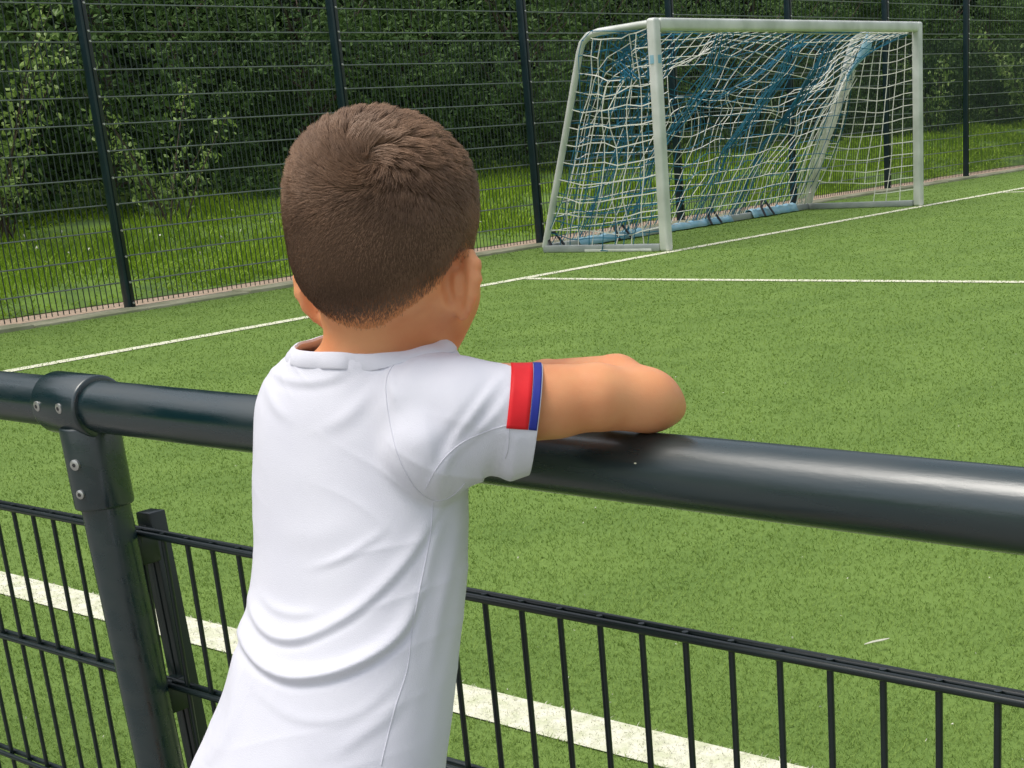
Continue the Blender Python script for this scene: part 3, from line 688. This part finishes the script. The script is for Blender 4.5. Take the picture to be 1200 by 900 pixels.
def body(P):
    d = torso(P, .010)
    # head
    hd = ellip(P, H(0, -.006, .004), HF, (.0725, .086, .0765))
    hd = smin(hd, ellip(P, H(0, -.026, -.030), HF, (.0625, .058, .055)), .02)
    hd = smin(hd, ellip(P, H(0, .028, -.046), HF, (.054, .052, .060)), .02)
    hd = smin(hd, ellip(P, H(0, .048, -.087), HF, (.027, .026, .022)), .022)
    for s in (-1, 1):
        hd = smin(hd, ellip(P, H(.034*s, .044, -.056), HF, (.022, .026, .030)), .015)
        hd = smin(hd, cone(P, H(.052*s, .0, -.066), H(.022*s, .048, -.090), .012, .013), .016)   # jaw
    hd = smin(hd, cone(P, H(0, .077, -.016), H(0, .086, -.045), .006, .0085), .010)                # nose
    for s in (-1, 1):
        hd = -smin(-hd, np.linalg.norm(P-H(.029*s, .084, -.020), axis=1)-.0105, .006)              # eye hollows
        hd = smin(hd, cone(P, H(.015*s, .078, -.005), H(.038*s, .067, -.005), .004, .003), .008)  # brows
        hd = smin(hd, np.linalg.norm(P-H(.009*s, .081, -.048), axis=1)-.006, .006)
    hd = smin(hd, cone(P, H(-.012, .073, -.066), H(.012, .073, -.066), .005, .005), .005)         # lips
    hd = smin(hd, cone(P, H(-.010, .071, -.073), H(.010, .071, -.073), .0055, .0055), .005)
    nk = cone(P, PX(452, 330, 1.232), PX(447, 440, 1.262), .0400, .0455)
    hd = smin(hd, nk, .028)
    for s in (-1, 1):                                                                            # ears
        eo = H(.0618*s, -.004, -.054); th = R(46)
        fx_ = HF[1]*math.cos(th)-HF[0]*s*math.sin(th); ax = HF[0]*s*math.cos(th)+HF[1]*math.sin(th)
        uz = HF[2]*.985-fx_*.17; fx_ = fx_-uz*(fx_@uz); fx_ /= np.linalg.norm(fx_); ax = np.cross(fx_, uz); ax *= np.sign(ax@(HF[0]*s))
        def e(f, z, o): return eo-fx_*f*.95+uz*z*.92+ax*o
        er = ellip(P, e(.008, .002, .0050), np.array([ax, fx_, uz]), (.0026, .0120, .021))
        rim = chain(P, [e(-.006, .013, .001), e(-.003, .023, .006), e(.007, .0265, .009), e(.016, .019, .011), e(.0185, .006, .0105), e(.0155, -.008, .009), e(.009, -.018, .007), e(.002, -.025, .005)], [.0028, .0034, .0038, .0040, .0038, .0036, .0038, .0046], .003)
        er = smin(er, rim, .004)
        er = smin(er, cone(P, e(-.002, -.016, .001), e(.002, -.025, .0045), .005, .005), .004)
        hd = -smin(-hd, chain(P, [e(.006, .016, -.006), e(.009, .004, -.0075), e(.006, -.013, -.006)], [.0055, .0080, .0055]), .003)
        er = smin(er, cone(P, e(.002, .006, .0), e(.003, -.006, .0), .0055, .005), .005)
        hd = smin(hd, er, .0030)
    d = smin(d, hd, .018)
    # right arm on the rail
    arm = chain(P, [RS, PX(600, 470, 1.21), PX(700, 465.5, 1.217), RE], [.034, .0285, .0268, .0252], .006)
    arm = smin(arm, np.linalg.norm(P-PX(786, 477, 1.240), axis=1)-.0078, .022)
    arm = smin(arm, np.linalg.norm(P-PX(791.5, 479.5, 1.240), axis=1)-.0042, .010)
    arm = smin(arm, cone(P, PX(590, 478, 1.212), PX(650, 476, 1.212), .026, .024), .015)
    fa_ = chain(P, fore, [.0225, .0238, .0218, .0160], .004)
    arm = smin(arm, fa_, .012)
    d = smin(d, arm, .012)
    lm = chain(P, [LSH, LE, BP(-.03, .058, .880), LW], [.034, .026, .0235, .0160], .006)
    d = smin(d, lm, .012)
    for pts, rs in parts_h: d = smin(d, chain(P, pts, rs, .003), .0035)
    return d
hip = np.array([np.interp(.60, zt, tab[:, 0]), np.interp(.60, zt, tab[:, 1]), .60])
FOOT = [hip+TF[0]*s*.055+TF[1]*(.02 if s > 0 else -.03)-np.array([0, 0, .6]) for s in (-1, 1)]
def legs(P):
    d = torso(P, .020)
    for s, ft in zip((-1, 1), FOOT):
        hp = hip+TF[0]*s*.052-[0, 0, .04]; kn = (hp+ft)/2+TF[1]*.012; kn[2] = .31; an = ft+[0, 0, .075]-TF[1]*.01
        d = smin(d, chain(P, [hp, kn, kn*.55+an*.45-TF[1]*.010, an, an-[0, 0, .04]], [.052, .040, .038, .024, .024], .02), .03)
        d = smin(d, chain(P, [ft+[0, 0, .022]-TF[1]*.02, ft+[0, 0, .022]+TF[1]*.11], [.024, .022], .01), .02)
    return d
def full(P):
    d = np.full(len(P), 9.)
    a = P[:, 2] > .655; d[a] = body(P[a])
    b = P[:, 2] < .70
    d[b] = np.minimum(d[b], legs(P[b])); return d
person = empty('person', (hip[0], hip[1], 0), R(-27), 'boy in a white short sleeved jersey leaning with folded arms on the rail', 'person')
person.location.z = 0
bpy.context.view_layer.update(); INV = np.array(person.matrix_basis.inverted())
def to_local(V): return V@INV[:3, :3].T+INV[:3, 3]
plo = (hip[0]-.27, hip[1]-.22, -.02); phi = (hip[0]+.52, hip[1]+.42, 1.135)
V, Q = surface_nets(full, plo, phi, .0026); V = smooth_mesh(V, Q, 4, .5)
body_V, body_Q = V, Q; body_N = v_normals(V, Q)
bo = link('body', np_mesh('body', to_local(V), Q, M['skin']), person)
for s in (-1, 1):
    ey = H(.029*s, .0600, -.020)
    mb = MB(); n_ = 10
    Vs = [ey+.0118*(HF[0]*math.cos(a)*math.sin(b)+HF[2]*math.sin(a)*math.sin(b)+HF[1]*math.cos(b)) for b in np.linspace(.02, 2.0, 8) for a in np.linspace(0, 2*math.pi, n_, endpoint=False)]
    mb.add([to_local(np.array(v)) for v in Vs], [(i*n_+j, i*n_+(j+1) % n_, (i+1)*n_+(j+1) % n_, (i+1)*n_+j) for i in range(7) for j in range(n_)])
    eo_ = obj('eye', mb, M['eye'], person)
    c = ey+HF[1]*.0112; obj('iris', MB().tube([to_local(c), to_local(c+HF[1]*.0012)], [.0052, .0045], 12), M['iris'], eo_)

# ---- jersey
CUFF = PX(628, 484, 1.214); CA = (PX(640, 478, 1.215)-PX(560, 492, 1.212)); CA /= np.linalg.norm(CA)
CA = CA+BD*0; upw = np.array([0, 0, 1.])
cuff_n = CA-upw*.30; cuff_n /= np.linalg.norm(cuff_n)
LCA = (LE-LSH); LCA /= np.linalg.norm(LCA); LCUFF = LSH+LCA*.115
def jersey(P):
    d = torso(P, 0.)
    s = chain(P, [PX(500, 480, 1.222), PX(545, 490, 1.214), PX(590, 490, 1.213), PX(628, 484, 1.214), PX(648, 482, 1.214)], [.0485, .0475, .0425, .0388, .0380], .006)
    s = smin(s, chain(P, [PX(508, 524, 1.208), PX(565, 516, 1.210), PX(640, 506, 1.213)], [.043, .0310, .0240]), .008)
    d = smin(d, s, .009)
    l = chain(P, [LSH-[0, 0, .004], LSH+LCA*.14], [.046, .038], .005)
    return smin(d, l, .025)
V, Q = surface_nets(jersey, (hip[0]-.22, hip[1]-.20, .46), (hip[0]+.36, hip[1]+.36, .97), .0021)
V = smooth_mesh(V, Q, 4, .5); N = v_normals(V, Q)
x, y = proj(V)
def fold(pts, amp, w, w2=None, side=0):
    "ridge of cloth along a line; w is the half width in metres on the cloth, w2 the steeper lower flank"
    pts = [np.array([220+a/1.731, 380+b/1.731]) for a, b in pts]; best = np.full(len(V), 1e9); sg = np.zeros(len(V)); tt = np.zeros(len(V)); L = 0; Ls = []
    segl = [np.linalg.norm(pts[i+1]-pts[i]) for i in range(len(pts)-1)]; tot = sum(segl); XY = np.stack([x, y], 1)
    # smooth the polyline
    pp = []
    for i in range(len(pts)-1):
        p0, p1, p2, p3 = pts[max(i-1, 0)], pts[i], pts[i+1], pts[min(i+2, len(pts)-1)]
        for t in np.linspace(0, 1, 6, endpoint=False): pp.append(.5*((2*p1)+(-p0+p2)*t+(2*p0-5*p1+4*p2-p3)*t*t+(-p0+3*p1-3*p2+p3)*t**3))
    pp.append(pts[-1]); pp = np.array(pp); cum = np.r_[0, np.cumsum(np.linalg.norm(np.diff(pp, axis=0), axis=1))]
    for i in range(len(pp)-1):
        ab = pp[i+1]-pp[i]; l2 = ab@ab+1e-9; t = np.clip(((XY-pp[i])@ab)/l2, 0, 1); dv = XY-pp[i]-t[:, None]*ab; d = np.linalg.norm(dv, axis=1); m_ = d < best
        best[m_] = d[m_]; sg[m_] = np.sign(ab[0]*dv[m_, 1]-ab[1]*dv[m_, 0]); tt[m_] = (cum[i]+t[m_]*np.sqrt(l2))/cum[-1]
    dm = best*.00072; ww = np.where(sg*1.0 > 0, w2 or w, w)
    prof = np.exp(-(dm/ww)**2)-.22*np.exp(-((dm-ww*2.0)/ww)**2)*(sg > 0)
    return amp*prof*np.sin(np.clip(tt, .02, .98)*math.pi)**.5
disp = np.zeros(len(V)); facing = ((N@(-fw)) > -.25)
for pts, amp, wa, wb in (
    ([(118, 470), (130, 560), (150, 615), (190, 640), (250, 632), (330, 590), (400, 530), (455, 465), (500, 390), (525, 350)], .0042, .012, .0036),
    ([(100, 560), (110, 620), (132, 672), (170, 705), (225, 720), (310, 705), (390, 665), (440, 615), (470, 545)], .0095, .014, .0038),
    ([(140, 745), (210, 795), (285, 805), (360, 780), (430, 715)], .0012, .010, .0045),
    ([(300, 870), (350, 835), (410, 790), (440, 740)], .0020, .012, .006),
    ([(250, 495), (310, 475), (375, 435), (400, 415)], .0016, .007, .004),
    ([(150, 545), (175, 575), (215, 588), (260, 585)], .0018, .008, .004),
    ([(135, 585), (165, 625), (205, 640), (250, 636)], .0022, .008, .004),
    ([(158, 75), (190, 108), (240, 118), (300, 108), (360, 75)], .0022, .008, .004),
    ([(165, 95), (163, 130), (178, 165), (205, 195)], .0018, .007, .005),
    ([(270, 215), (325, 185), (375, 130), (400, 75)], .0024, .011, .007),
    ([(425, 75), (413, 100), (414, 130), (425, 160)], .0030, .007, .005),
    ([(455, 68), (500, 74), (560, 72)], .0018, .008, .006),
    ([(640, 105), (600, 155), (540, 240), (488, 335)], .0036, .008, .0045),
    ([(652, 140), (630, 175), (595, 212), (535, 268), (505, 340)], .0026, .007, .004),
    ([(600, 120), (540, 190), (480, 235), (440, 245)], .0014, .014, .010),
    ([(520, 390), (500, 440), (485, 500), (478, 560)], .0016, .007, .005),
    ([(548, 345), (545, 430), (525, 520), (505, 620), (490, 720)], .0030, .009, .006),
    ([(558, 450), (550, 540), (535, 640), (510, 760), (490, 880)], .0022, .009, .007),
    ([(108, 640), (100, 720), (88, 800), (60, 860), (30, 895)], .0042, .010, .008),
    ([(135, 300), (135, 380), (142, 450)], .0014, .008, .008),
    ([(150, 250), (210, 300), (300, 320)], .0008, .022, .02),
    ([(190, 420), (260, 430), (330, 400)], .0010, .016, .012),
    ([(500, 362), (530, 352), (562, 326)], .0028, .006, .004)):
    disp += fold(pts, amp*.62, wa*.62, wb*.85)
nzf = smooth_noise(3, 26, 1., 22)
L_ = to_local(V); nn_ = nzf(L_[:, 0]*3+L_[:, 1]*1.7, L_[:, 2]*3)
disp = np.where(facing, disp, 0)+nn_[:, 0]*.0016*0.6
def wrinkles(freq, ang, amp, seed, lo=.1):
    ph = smooth_noise(seed, 12, 1., 14)(L_[:, 0]*3, L_[:, 2]*3); u = L_[:, 0]*math.cos(ang)+L_[:, 2]*math.sin(ang)
    r = (1-np.abs(np.sin(u*freq+ph[:, 0]*6)))**3; g = np.clip(ph[:, 1]*2.2-lo, 0, 1)
    return amp*r*g
disp += wrinkles(95, R(62), .0019, 31)+wrinkles(140, R(40), .0013, 32)+wrinkles(70, R(100), .0015, 33)+wrinkles(180, R(-20), .0005, 34)
# side seam band near the hem: cloth hangs in soft vertical waves lower down
ang = np.arctan2((V-trow(700))@TF[0], (V-trow(700))@TF[1]); lowz = np.clip((.72-V[:, 2])/.16, 0, 1)
disp += lowz*.0022*np.sin(ang*6+1.0)
tc = (V-CUFF)@cuff_n; lw = np.clip(-(N@upw)*1.4-.1, 0, 1)*(np.linalg.norm(V-CUFF, axis=1) < .07)
disp += .0048*lw*np.clip((tc+.024)/.008, 0, 1)-.0035*lw*np.exp(-((tc+.031)/.007)**2)
V = V+N*disp[:, None]
# keep the cloth out of the rail tube
ax_c = BP(0, .04, RZ); rel = V-ax_c; rel2 = rel-np.outer(rel@BD, BD); rd = np.linalg.norm(rel2, axis=1); m_ = rd < RR+.002
V[m_] += rel2[m_]/rd[m_][:, None]*(RR+.002-rd[m_])[:, None]
me = np_mesh('jersey', V, Q, M['shirt']); bm = bmesh.new(); bm.from_mesh(me)
def cut(co, no, sel):
    fs = [f for f in bm.faces if sel(f.calc_center_median())]
    g = list({v for f in fs for v in f.verts})+list({e for f in fs for e in f.edges})+fs
    bmesh.ops.bisect_plane(bm, geom=g, plane_co=Vector(co), plane_no=Vector(no), clear_outer=False)
    dl = [f for f in bm.faces if sel(f.calc_center_median()) and (f.calc_center_median()-Vector(co)).dot(Vector(no)) > 0]
    bmesh.ops.delete(bm, geom=dl, context='FACES')
def arr(v): return np.array(v)
cut(CUFF, cuff_n, lambda c: np.linalg.norm(arr(c)-CUFF) < .09 and (arr(c)-CUFF)@cuff_n > -.02)
cut(LCUFF, LCA, lambda c: np.linalg.norm(arr(c)-LCUFF) < .09 and (arr(c)-LCUFF)@LCA > -.02)
NC = PX(440, 404, 1.25); NCN = np.array([0, 0, 1.])*.97-TF[1]*.10-TF[0]*.0; NCN = np.array([0, 0, 1.])+BN*.05; NCN /= np.linalg.norm(NCN)
cut(NC, NCN, lambda c: c.z > NC[2]-.03)
HEMZ = .515
cut((0, 0, HEMZ), (0, 0, -1), lambda c: c.z < HEMZ+.03)
# pull the neckline open: wider than the neck, left side standing off
for v in bm.verts:
    h_ = (arr(v.co)-NC)@NCN
    if h_ > -.022 and (arr(v.co)-NC)@TF[0] < .02:
        k = (h_+.022)/.022; v.co += Vector((-TF[0]*.011+np.array([0, 0, .004]))*min(1, k)*k)
def loop(sel):
    "ordered boundary loop near a place"
    es = [e for e in bm.edges if len(e.link_faces) == 1 and sel((e.verts[0].co+e.verts[1].co)/2)]
    adj = {}
    for e in es:
        for a_, b_ in ((e.verts[0], e.verts[1]), (e.verts[1], e.verts[0])): adj.setdefault(a_, []).append(b_)
    st = next(iter(adj)); out = [st]; prev = None; cur = st
    for _ in range(len(adj)+2):
        nx = [q for q in adj[cur] if q is not prev and q is not st] if cur is not st or prev is not None else adj[cur][:1]
        if not nx: break
        prev, cur = cur, nx[0]
        if cur in out: break
        out.append(cur)
    return [arr(v.co) for v in out]
neck = loop(lambda c: c.z > NC[2]-.05 and np.linalg.norm(arr(c)-NC) < .11)
cuffl = loop(lambda c: np.linalg.norm(arr(c)-CUFF) < .07)
bmesh.ops.recalc_face_normals(bm, faces=bm.faces)
bvh = BVHTree.FromBMesh(bm)
# thickness
bm.to_mesh(me); bm.free()
jer = link('jersey', me, person)
me.transform(Matrix(person.matrix_basis.inverted()))
md = jer.modifiers.new('cloth', 'SOLIDIFY'); md.thickness = .0014; md.offset = -1
def resample(P_, n):
    P_ = np.array(P_+[P_[0]]); c = np.r_[0, np.cumsum(np.linalg.norm(np.diff(P_, axis=0), axis=1))]; t = np.linspace(0, c[-1], n, endpoint=False)
    return np.stack([np.interp(t, c, P_[:, k]) for k in range(3)], 1)
# ribbed collar: folded band following the neckline
NL = resample(neck, 72); 
for _ in range(14): NL = (np.roll(NL, 1, 0)+NL*2+np.roll(NL, -1, 0))/4
cen = NL.mean(0); secs = []
prof = [(.0016, -.0130), (.0025, -.0118), (.0025, -.0015), (.0012, .0010), (-.0008, .0005), (-.0012, -.0030), (-.0012, -.0120)]
V = []; 
for i, p in enumerate(NL):
    t = NL[(i+1) % 72]-NL[i-1]; t /= np.linalg.norm(t); o = np.cross(t, NCN); o /= np.linalg.norm(o); o *= np.sign(o@(p-cen))
    lc, nr, _, _ = bvh.find_nearest(Vector(p-NCN*.010)); nr = arr(nr); dn = np.cross(nr, t); dn /= np.linalg.norm(dn); dn *= -np.sign(dn@NCN)
    ou = np.cross(t, dn); ou *= np.sign(ou@o)
    wv = .0006*math.sin(i*.9)
    V += [to_local(p+ou*(a+wv)-dn*b) for a, b in prof]
k = len(prof); mb = MB().add(V, [(i*k+j, ((i+1) % 72)*k+j, ((i+1) % 72)*k+(j+1) % k, i*k+(j+1) % k) for i in range(72) for j in range(k)])
col = obj('collar', mb, M['shirt'], jer)
col.parent = jer
# seams: thin raised stitching on the surface
def on_cloth(px_, py_):
    v = fw+(px_-CX)/F_PX*rgt-(py_-CY)/F_PX*upv; v = v/np.linalg.norm(v)
    h_ = bvh.ray_cast(Vector(CAM), Vector(v)); return (arr(h_[0]), arr(h_[1])) if h_[0] is not None else None
def seam(pts, r=.00055, name='seam', m='seam'):
    pts = [np.array([220+a/1.731, 380+b/1.731]) for a, b in pts]; pp = []
    for i in range(len(pts)-1):
        p0, p1, p2, p3 = pts[max(i-1, 0)], pts[i], pts[i+1], pts[min(i+2, len(pts)-1)]
        for t in np.linspace(0, 1, 8, endpoint=False): pp.append(.5*((2*p1)+(-p0+p2)*t+(2*p0-5*p1+4*p2-p3)*t*t+(-p0+3*p1-3*p2+p3)*t**3))
    pp.append(pts[-1]); out = []
    for q in pp:
        h_ = on_cloth(*q)
        if h_:
            nr = h_[1]*np.sign(h_[1]@(CAM-h_[0])); pt = h_[0]+nr*.0001
            if not out or np.linalg.norm(pt-out[-1]) < .03: out.append(pt)
    if len(out) > 3: obj(name, MB().tube([to_local(p) for p in out], r, 5), M[m], jer)
seam([(452, 62), (420, 80), (404, 110), (403, 150), (412, 210), (428, 270), (455, 322), (480, 348), (510, 358), (540, 345), (562, 322)])
seam([(498, 362), (490, 440), (470, 540), (455, 620), (445, 700), (420, 780), (400, 860), (392, 895)], .00045)
seam([(684, 206), (650, 205), (600, 220), (550, 245), (510, 285), (482, 335)], .00045)
seam([(652, 207), (651, 225), (650, 250), (644, 272)], .0005)
# cuff bands: patches wrapped round the upper part of the sleeve end
def band(t0, t1, name, m, a0, a1, lift=.0003):
    u = upw-cuff_n*(upw@cuff_n); u /= np.linalg.norm(u); sd_ = np.cross(u, cuff_n)   # towards/away from camera
    if sd_@(-fw) < 0: sd_ = -sd_
    na, nt_ = 40, 5; V = []
    for i in range(na+1):
        an = a0+(a1-a0)*i/na; dr = u*math.cos(an)+sd_*math.sin(an)
        for j in range(nt_+1):
            o = CUFF-cuff_n*(t0+(t1-t0)*j/nt_); h_ = bvh.ray_cast(Vector(o+dr*.09), Vector(-dr))
            p = arr(h_[0])+dr*lift if h_[0] is not None else o+dr*.04
            V.append(p)
    n_ = nt_+1; mb = MB().add([to_local(v) for v in V], [(i*n_+j, (i+1)*n_+j, (i+1)*n_+j+1, i*n_+j+1) for i in range(na) for j in range(nt_)])
    o = obj(name, mb, M[m], jer); md = o.modifiers.new('t', 'SOLIDIFY'); md.thickness = .0005; md.offset = 1; return o
band(.0008, .0072, 'blue_band', 'bluecuff', R(-52), R(100))
band(.0077, .0250, 'red_band', 'red', R(-52), R(100))

# ---- shorts and shoes (below the picture)
def shorts(P):
    d = torso(P, .007)
    for s, ft in zip((-1, 1), FOOT):
        hp = hip+TF[0]*s*.050-[0, 0, .04]; d = smin(d, cone(P, hp, hp*.45+ft*.55+[0, 0, .20], .062, .064), .012)
    return np.maximum(np.maximum(d, P[:, 2]-.60), .33-P[:, 2])
V, Q = surface_nets(shorts, (hip[0]-.2, hip[1]-.2, .31), (hip[0]+.2, hip[1]+.2, .66), .006)
link('shorts', np_mesh('shorts', to_local(smooth_mesh(V, Q, 2)), Q, M['shorts']), person)
for ft in FOOT:
    f_ = lambda P: np.maximum(smin(cone(P, ft+[0, 0, .034]-TF[1]*.025, ft+[0, 0, .026]+TF[1]*.115, .036, .030), cone(P, ft+[0, 0, .05]-TF[1]*.02, ft+[0, 0, .075]-TF[1]*.015, .034, .032), .02), .001-P[:, 2])
    V, Q = surface_nets(f_, ft+np.array([-.2, -.2, -.01]), ft+np.array([.2, .2, .14]), .005)
    link('shoe', np_mesh('shoe', to_local(smooth_mesh(V, Q, 2)), Q, M['shoe']), person)

# ---- hair: cropped layer and strands
BV, BQ, BN_ = body_V, body_Q, body_N
def head_local(P): return (P-HEAD)@HF.T
def hair_limit(P):
    "signed height above the hairline, metres (positive: hair)"
    q = head_local(P); az = np.degrees(np.arctan2(np.abs(q[:, 0]), -q[:, 1]))      # 0 = back, 90 = ear, 180 = front
    lim = np.interp(az, [0, 18, 32, 46, 58, 68, 78, 90, 104, 112, 125, 145, 165, 180], [-.083, -.081, -.075, -.066, -.056, -.047, -.034, -.026, -.028, -.032, .0, .026, .036, .038])
    return q[:, 2]-lim, q
fc = BV[BQ].mean(1); hl, q = hair_limit(fc)
earmask = (np.abs(q[:, 0]) > .0765) & (q[:, 2] < -.022) & (q[:, 2] > -.10) & (np.abs(q[:, 1]) < .04)
sel = (hl > -.004) & (fc[:, 2] > .94) & (np.linalg.norm(q, axis=1) < .14) & ~earmask & (q[:, 1] < .085)
FQ = BQ[sel]; fN = np.cross(BV[FQ[:, 2]]-BV[FQ[:, 0]], BV[FQ[:, 3]]-BV[FQ[:, 1]]); ar = np.linalg.norm(fN, axis=1)/2
# cropped base
used, inv = np.unique(FQ[(hl[sel] > -.003)].ravel(), return_inverse=True)
hb = hair_limit(BV[used])[0]; off = np.clip(hb/.03, 0, 1)*.0012+.0002; fade = np.clip(1.5*(1-(hb+.003)/.022), 0, 1.3)
cap = link('hair', np_mesh('hair', to_local(BV[used]+BN_[used]*off[:, None]), inv.reshape(-1, 4), M['scalp'], shade=fade), person)
NH = 76000
pr = ar*np.clip(.18+hl[sel]/.016, .06, 1.); fi = rng.choice(len(FQ), NH, p=pr/pr.sum()); uv = rng.random((NH, 2))
A, B_, C_, D_ = (BV[FQ[fi, k]] for k in range(4)); u1, v1 = uv[:, :1], uv[:, 1:]
P0 = (A*(1-u1)+B_*u1)*(1-v1)+(D_*(1-u1)+C_*u1)*v1
nrm = fN[fi]/(np.linalg.norm(fN[fi], axis=1)[:, None]); nrm = BN_[FQ[fi, 0]]*.7+nrm*.3; nrm /= np.linalg.norm(nrm, axis=1)[:, None]
hl0, q0 = hair_limit(P0)
# whorl
hx, hy = proj(BV); cand = np.where((BV[:, 2] > .98) & ((BN_@(-fw)) > .1))[0]; wi = cand[np.argmin((hx[cand]-432)**2+(hy[cand]-192)**2)]; W = BV[wi]
rad = P0-W; rd = np.linalg.norm(rad, axis=1); rad = rad-nrm*(rad*nrm).sum(1)[:, None]; rad /= np.linalg.norm(rad, axis=1)[:, None]+1e-9
tan = np.cross(nrm, rad); be = R(80)*np.exp(-rd/.05)+R(12)
dr = rad*np.cos(be)[:, None]-tan*np.sin(be)[:, None]
low = np.clip((-q0[:, 2]+.02)/.08, 0, 1); dr = dr*(1-.55*low)[:, None]+np.array([0, 0, -1.])*(.75*low)[:, None]+HF[1]*(.35*np.clip((q0[:, 2]-.03)/.04, 0, 1)*np.clip(rd/.05, 0, 1))[:, None]
hn = smooth_noise(21, 30, 2, 60); n2 = hn(q0[:, 0]*4+q0[:, 2]*2, q0[:, 1]*4-q0[:, 2])
dr = dr+n2*.32+rng.normal(size=(NH, 3))*.13
dr = dr-nrm*(dr*nrm).sum(1)[:, None]; dr /= np.linalg.norm(dr, axis=1)[:, None]
top = np.clip((q0[:, 2]+.01)/.06, 0, 1); L = (.0085+.0125*top**1.1)*np.clip(.55+hl0/.045, .5, 1)*rng.uniform(.75, 1.15, NH)
# clumps
NCp = 800; ci = rng.integers(0, NH, NCp); CP = P0[ci]; near = np.empty(NH, int)
for ch in np.array_split(np.arange(NH), 40):
    near[ch] = np.argmin(((P0[ch][:, None]-CP[None])**2).sum(-1), 1)
lift = .17+.43*top+.14*rng.random(NH)
def strand(t, P_, n_, d_, L_, li): return P_+n_*(L_*li*(t-.35*t*t))[:, None]+d_*(L_*t*.85)[:, None]
cl = (.02+.68*top)*(rng.random(NH)*.5+.5); Tc = ci[near]; pts = []
for t in (0, .35, .7, 1.):
    p = strand(t, P0, nrm, dr, L, lift); c = strand(t, P0[Tc], nrm[Tc], dr[Tc], L[Tc]*1.05, lift[Tc]); k = (cl*t**1.3)[:, None]
    pts.append(p*(1-k)+c*k-(nrm*.0006 if t == 0 else 0))
ra = [.00023, .00022, .00018, .00005]; thin = np.clip(.55+hl0/.03, .5, 1); hs_ = np.repeat(np.clip(rng.normal(.45, .15, NH)+.25*(1-top)-.12, 0, 1), 12)
s1 = np.cross(dr, nrm); V = np.empty((NH, 4, 3, 3))
for i, (p, r_) in enumerate(zip(pts, ra)):
    for j in range(3):
        a = j*2.0944; V[:, i, j] = p+(s1*math.cos(a)+nrm*math.sin(a))*r_*thin[:, None]
V = V.reshape(-1, 3); base = np.arange(NH)[:, None]*12; T = []
for i in range(3):
    for j in range(3):
        a, b, c, d = i*3+j, i*3+(j+1) % 3, (i+1)*3+(j+1) % 3, (i+1)*3+j; T.append(base+[[a, b, c, d]])
link('hair_strands', np_mesh('hair_strands', to_local(V), np.concatenate(T), M['hairmat'], True, hs_), cap, kind='stuff')
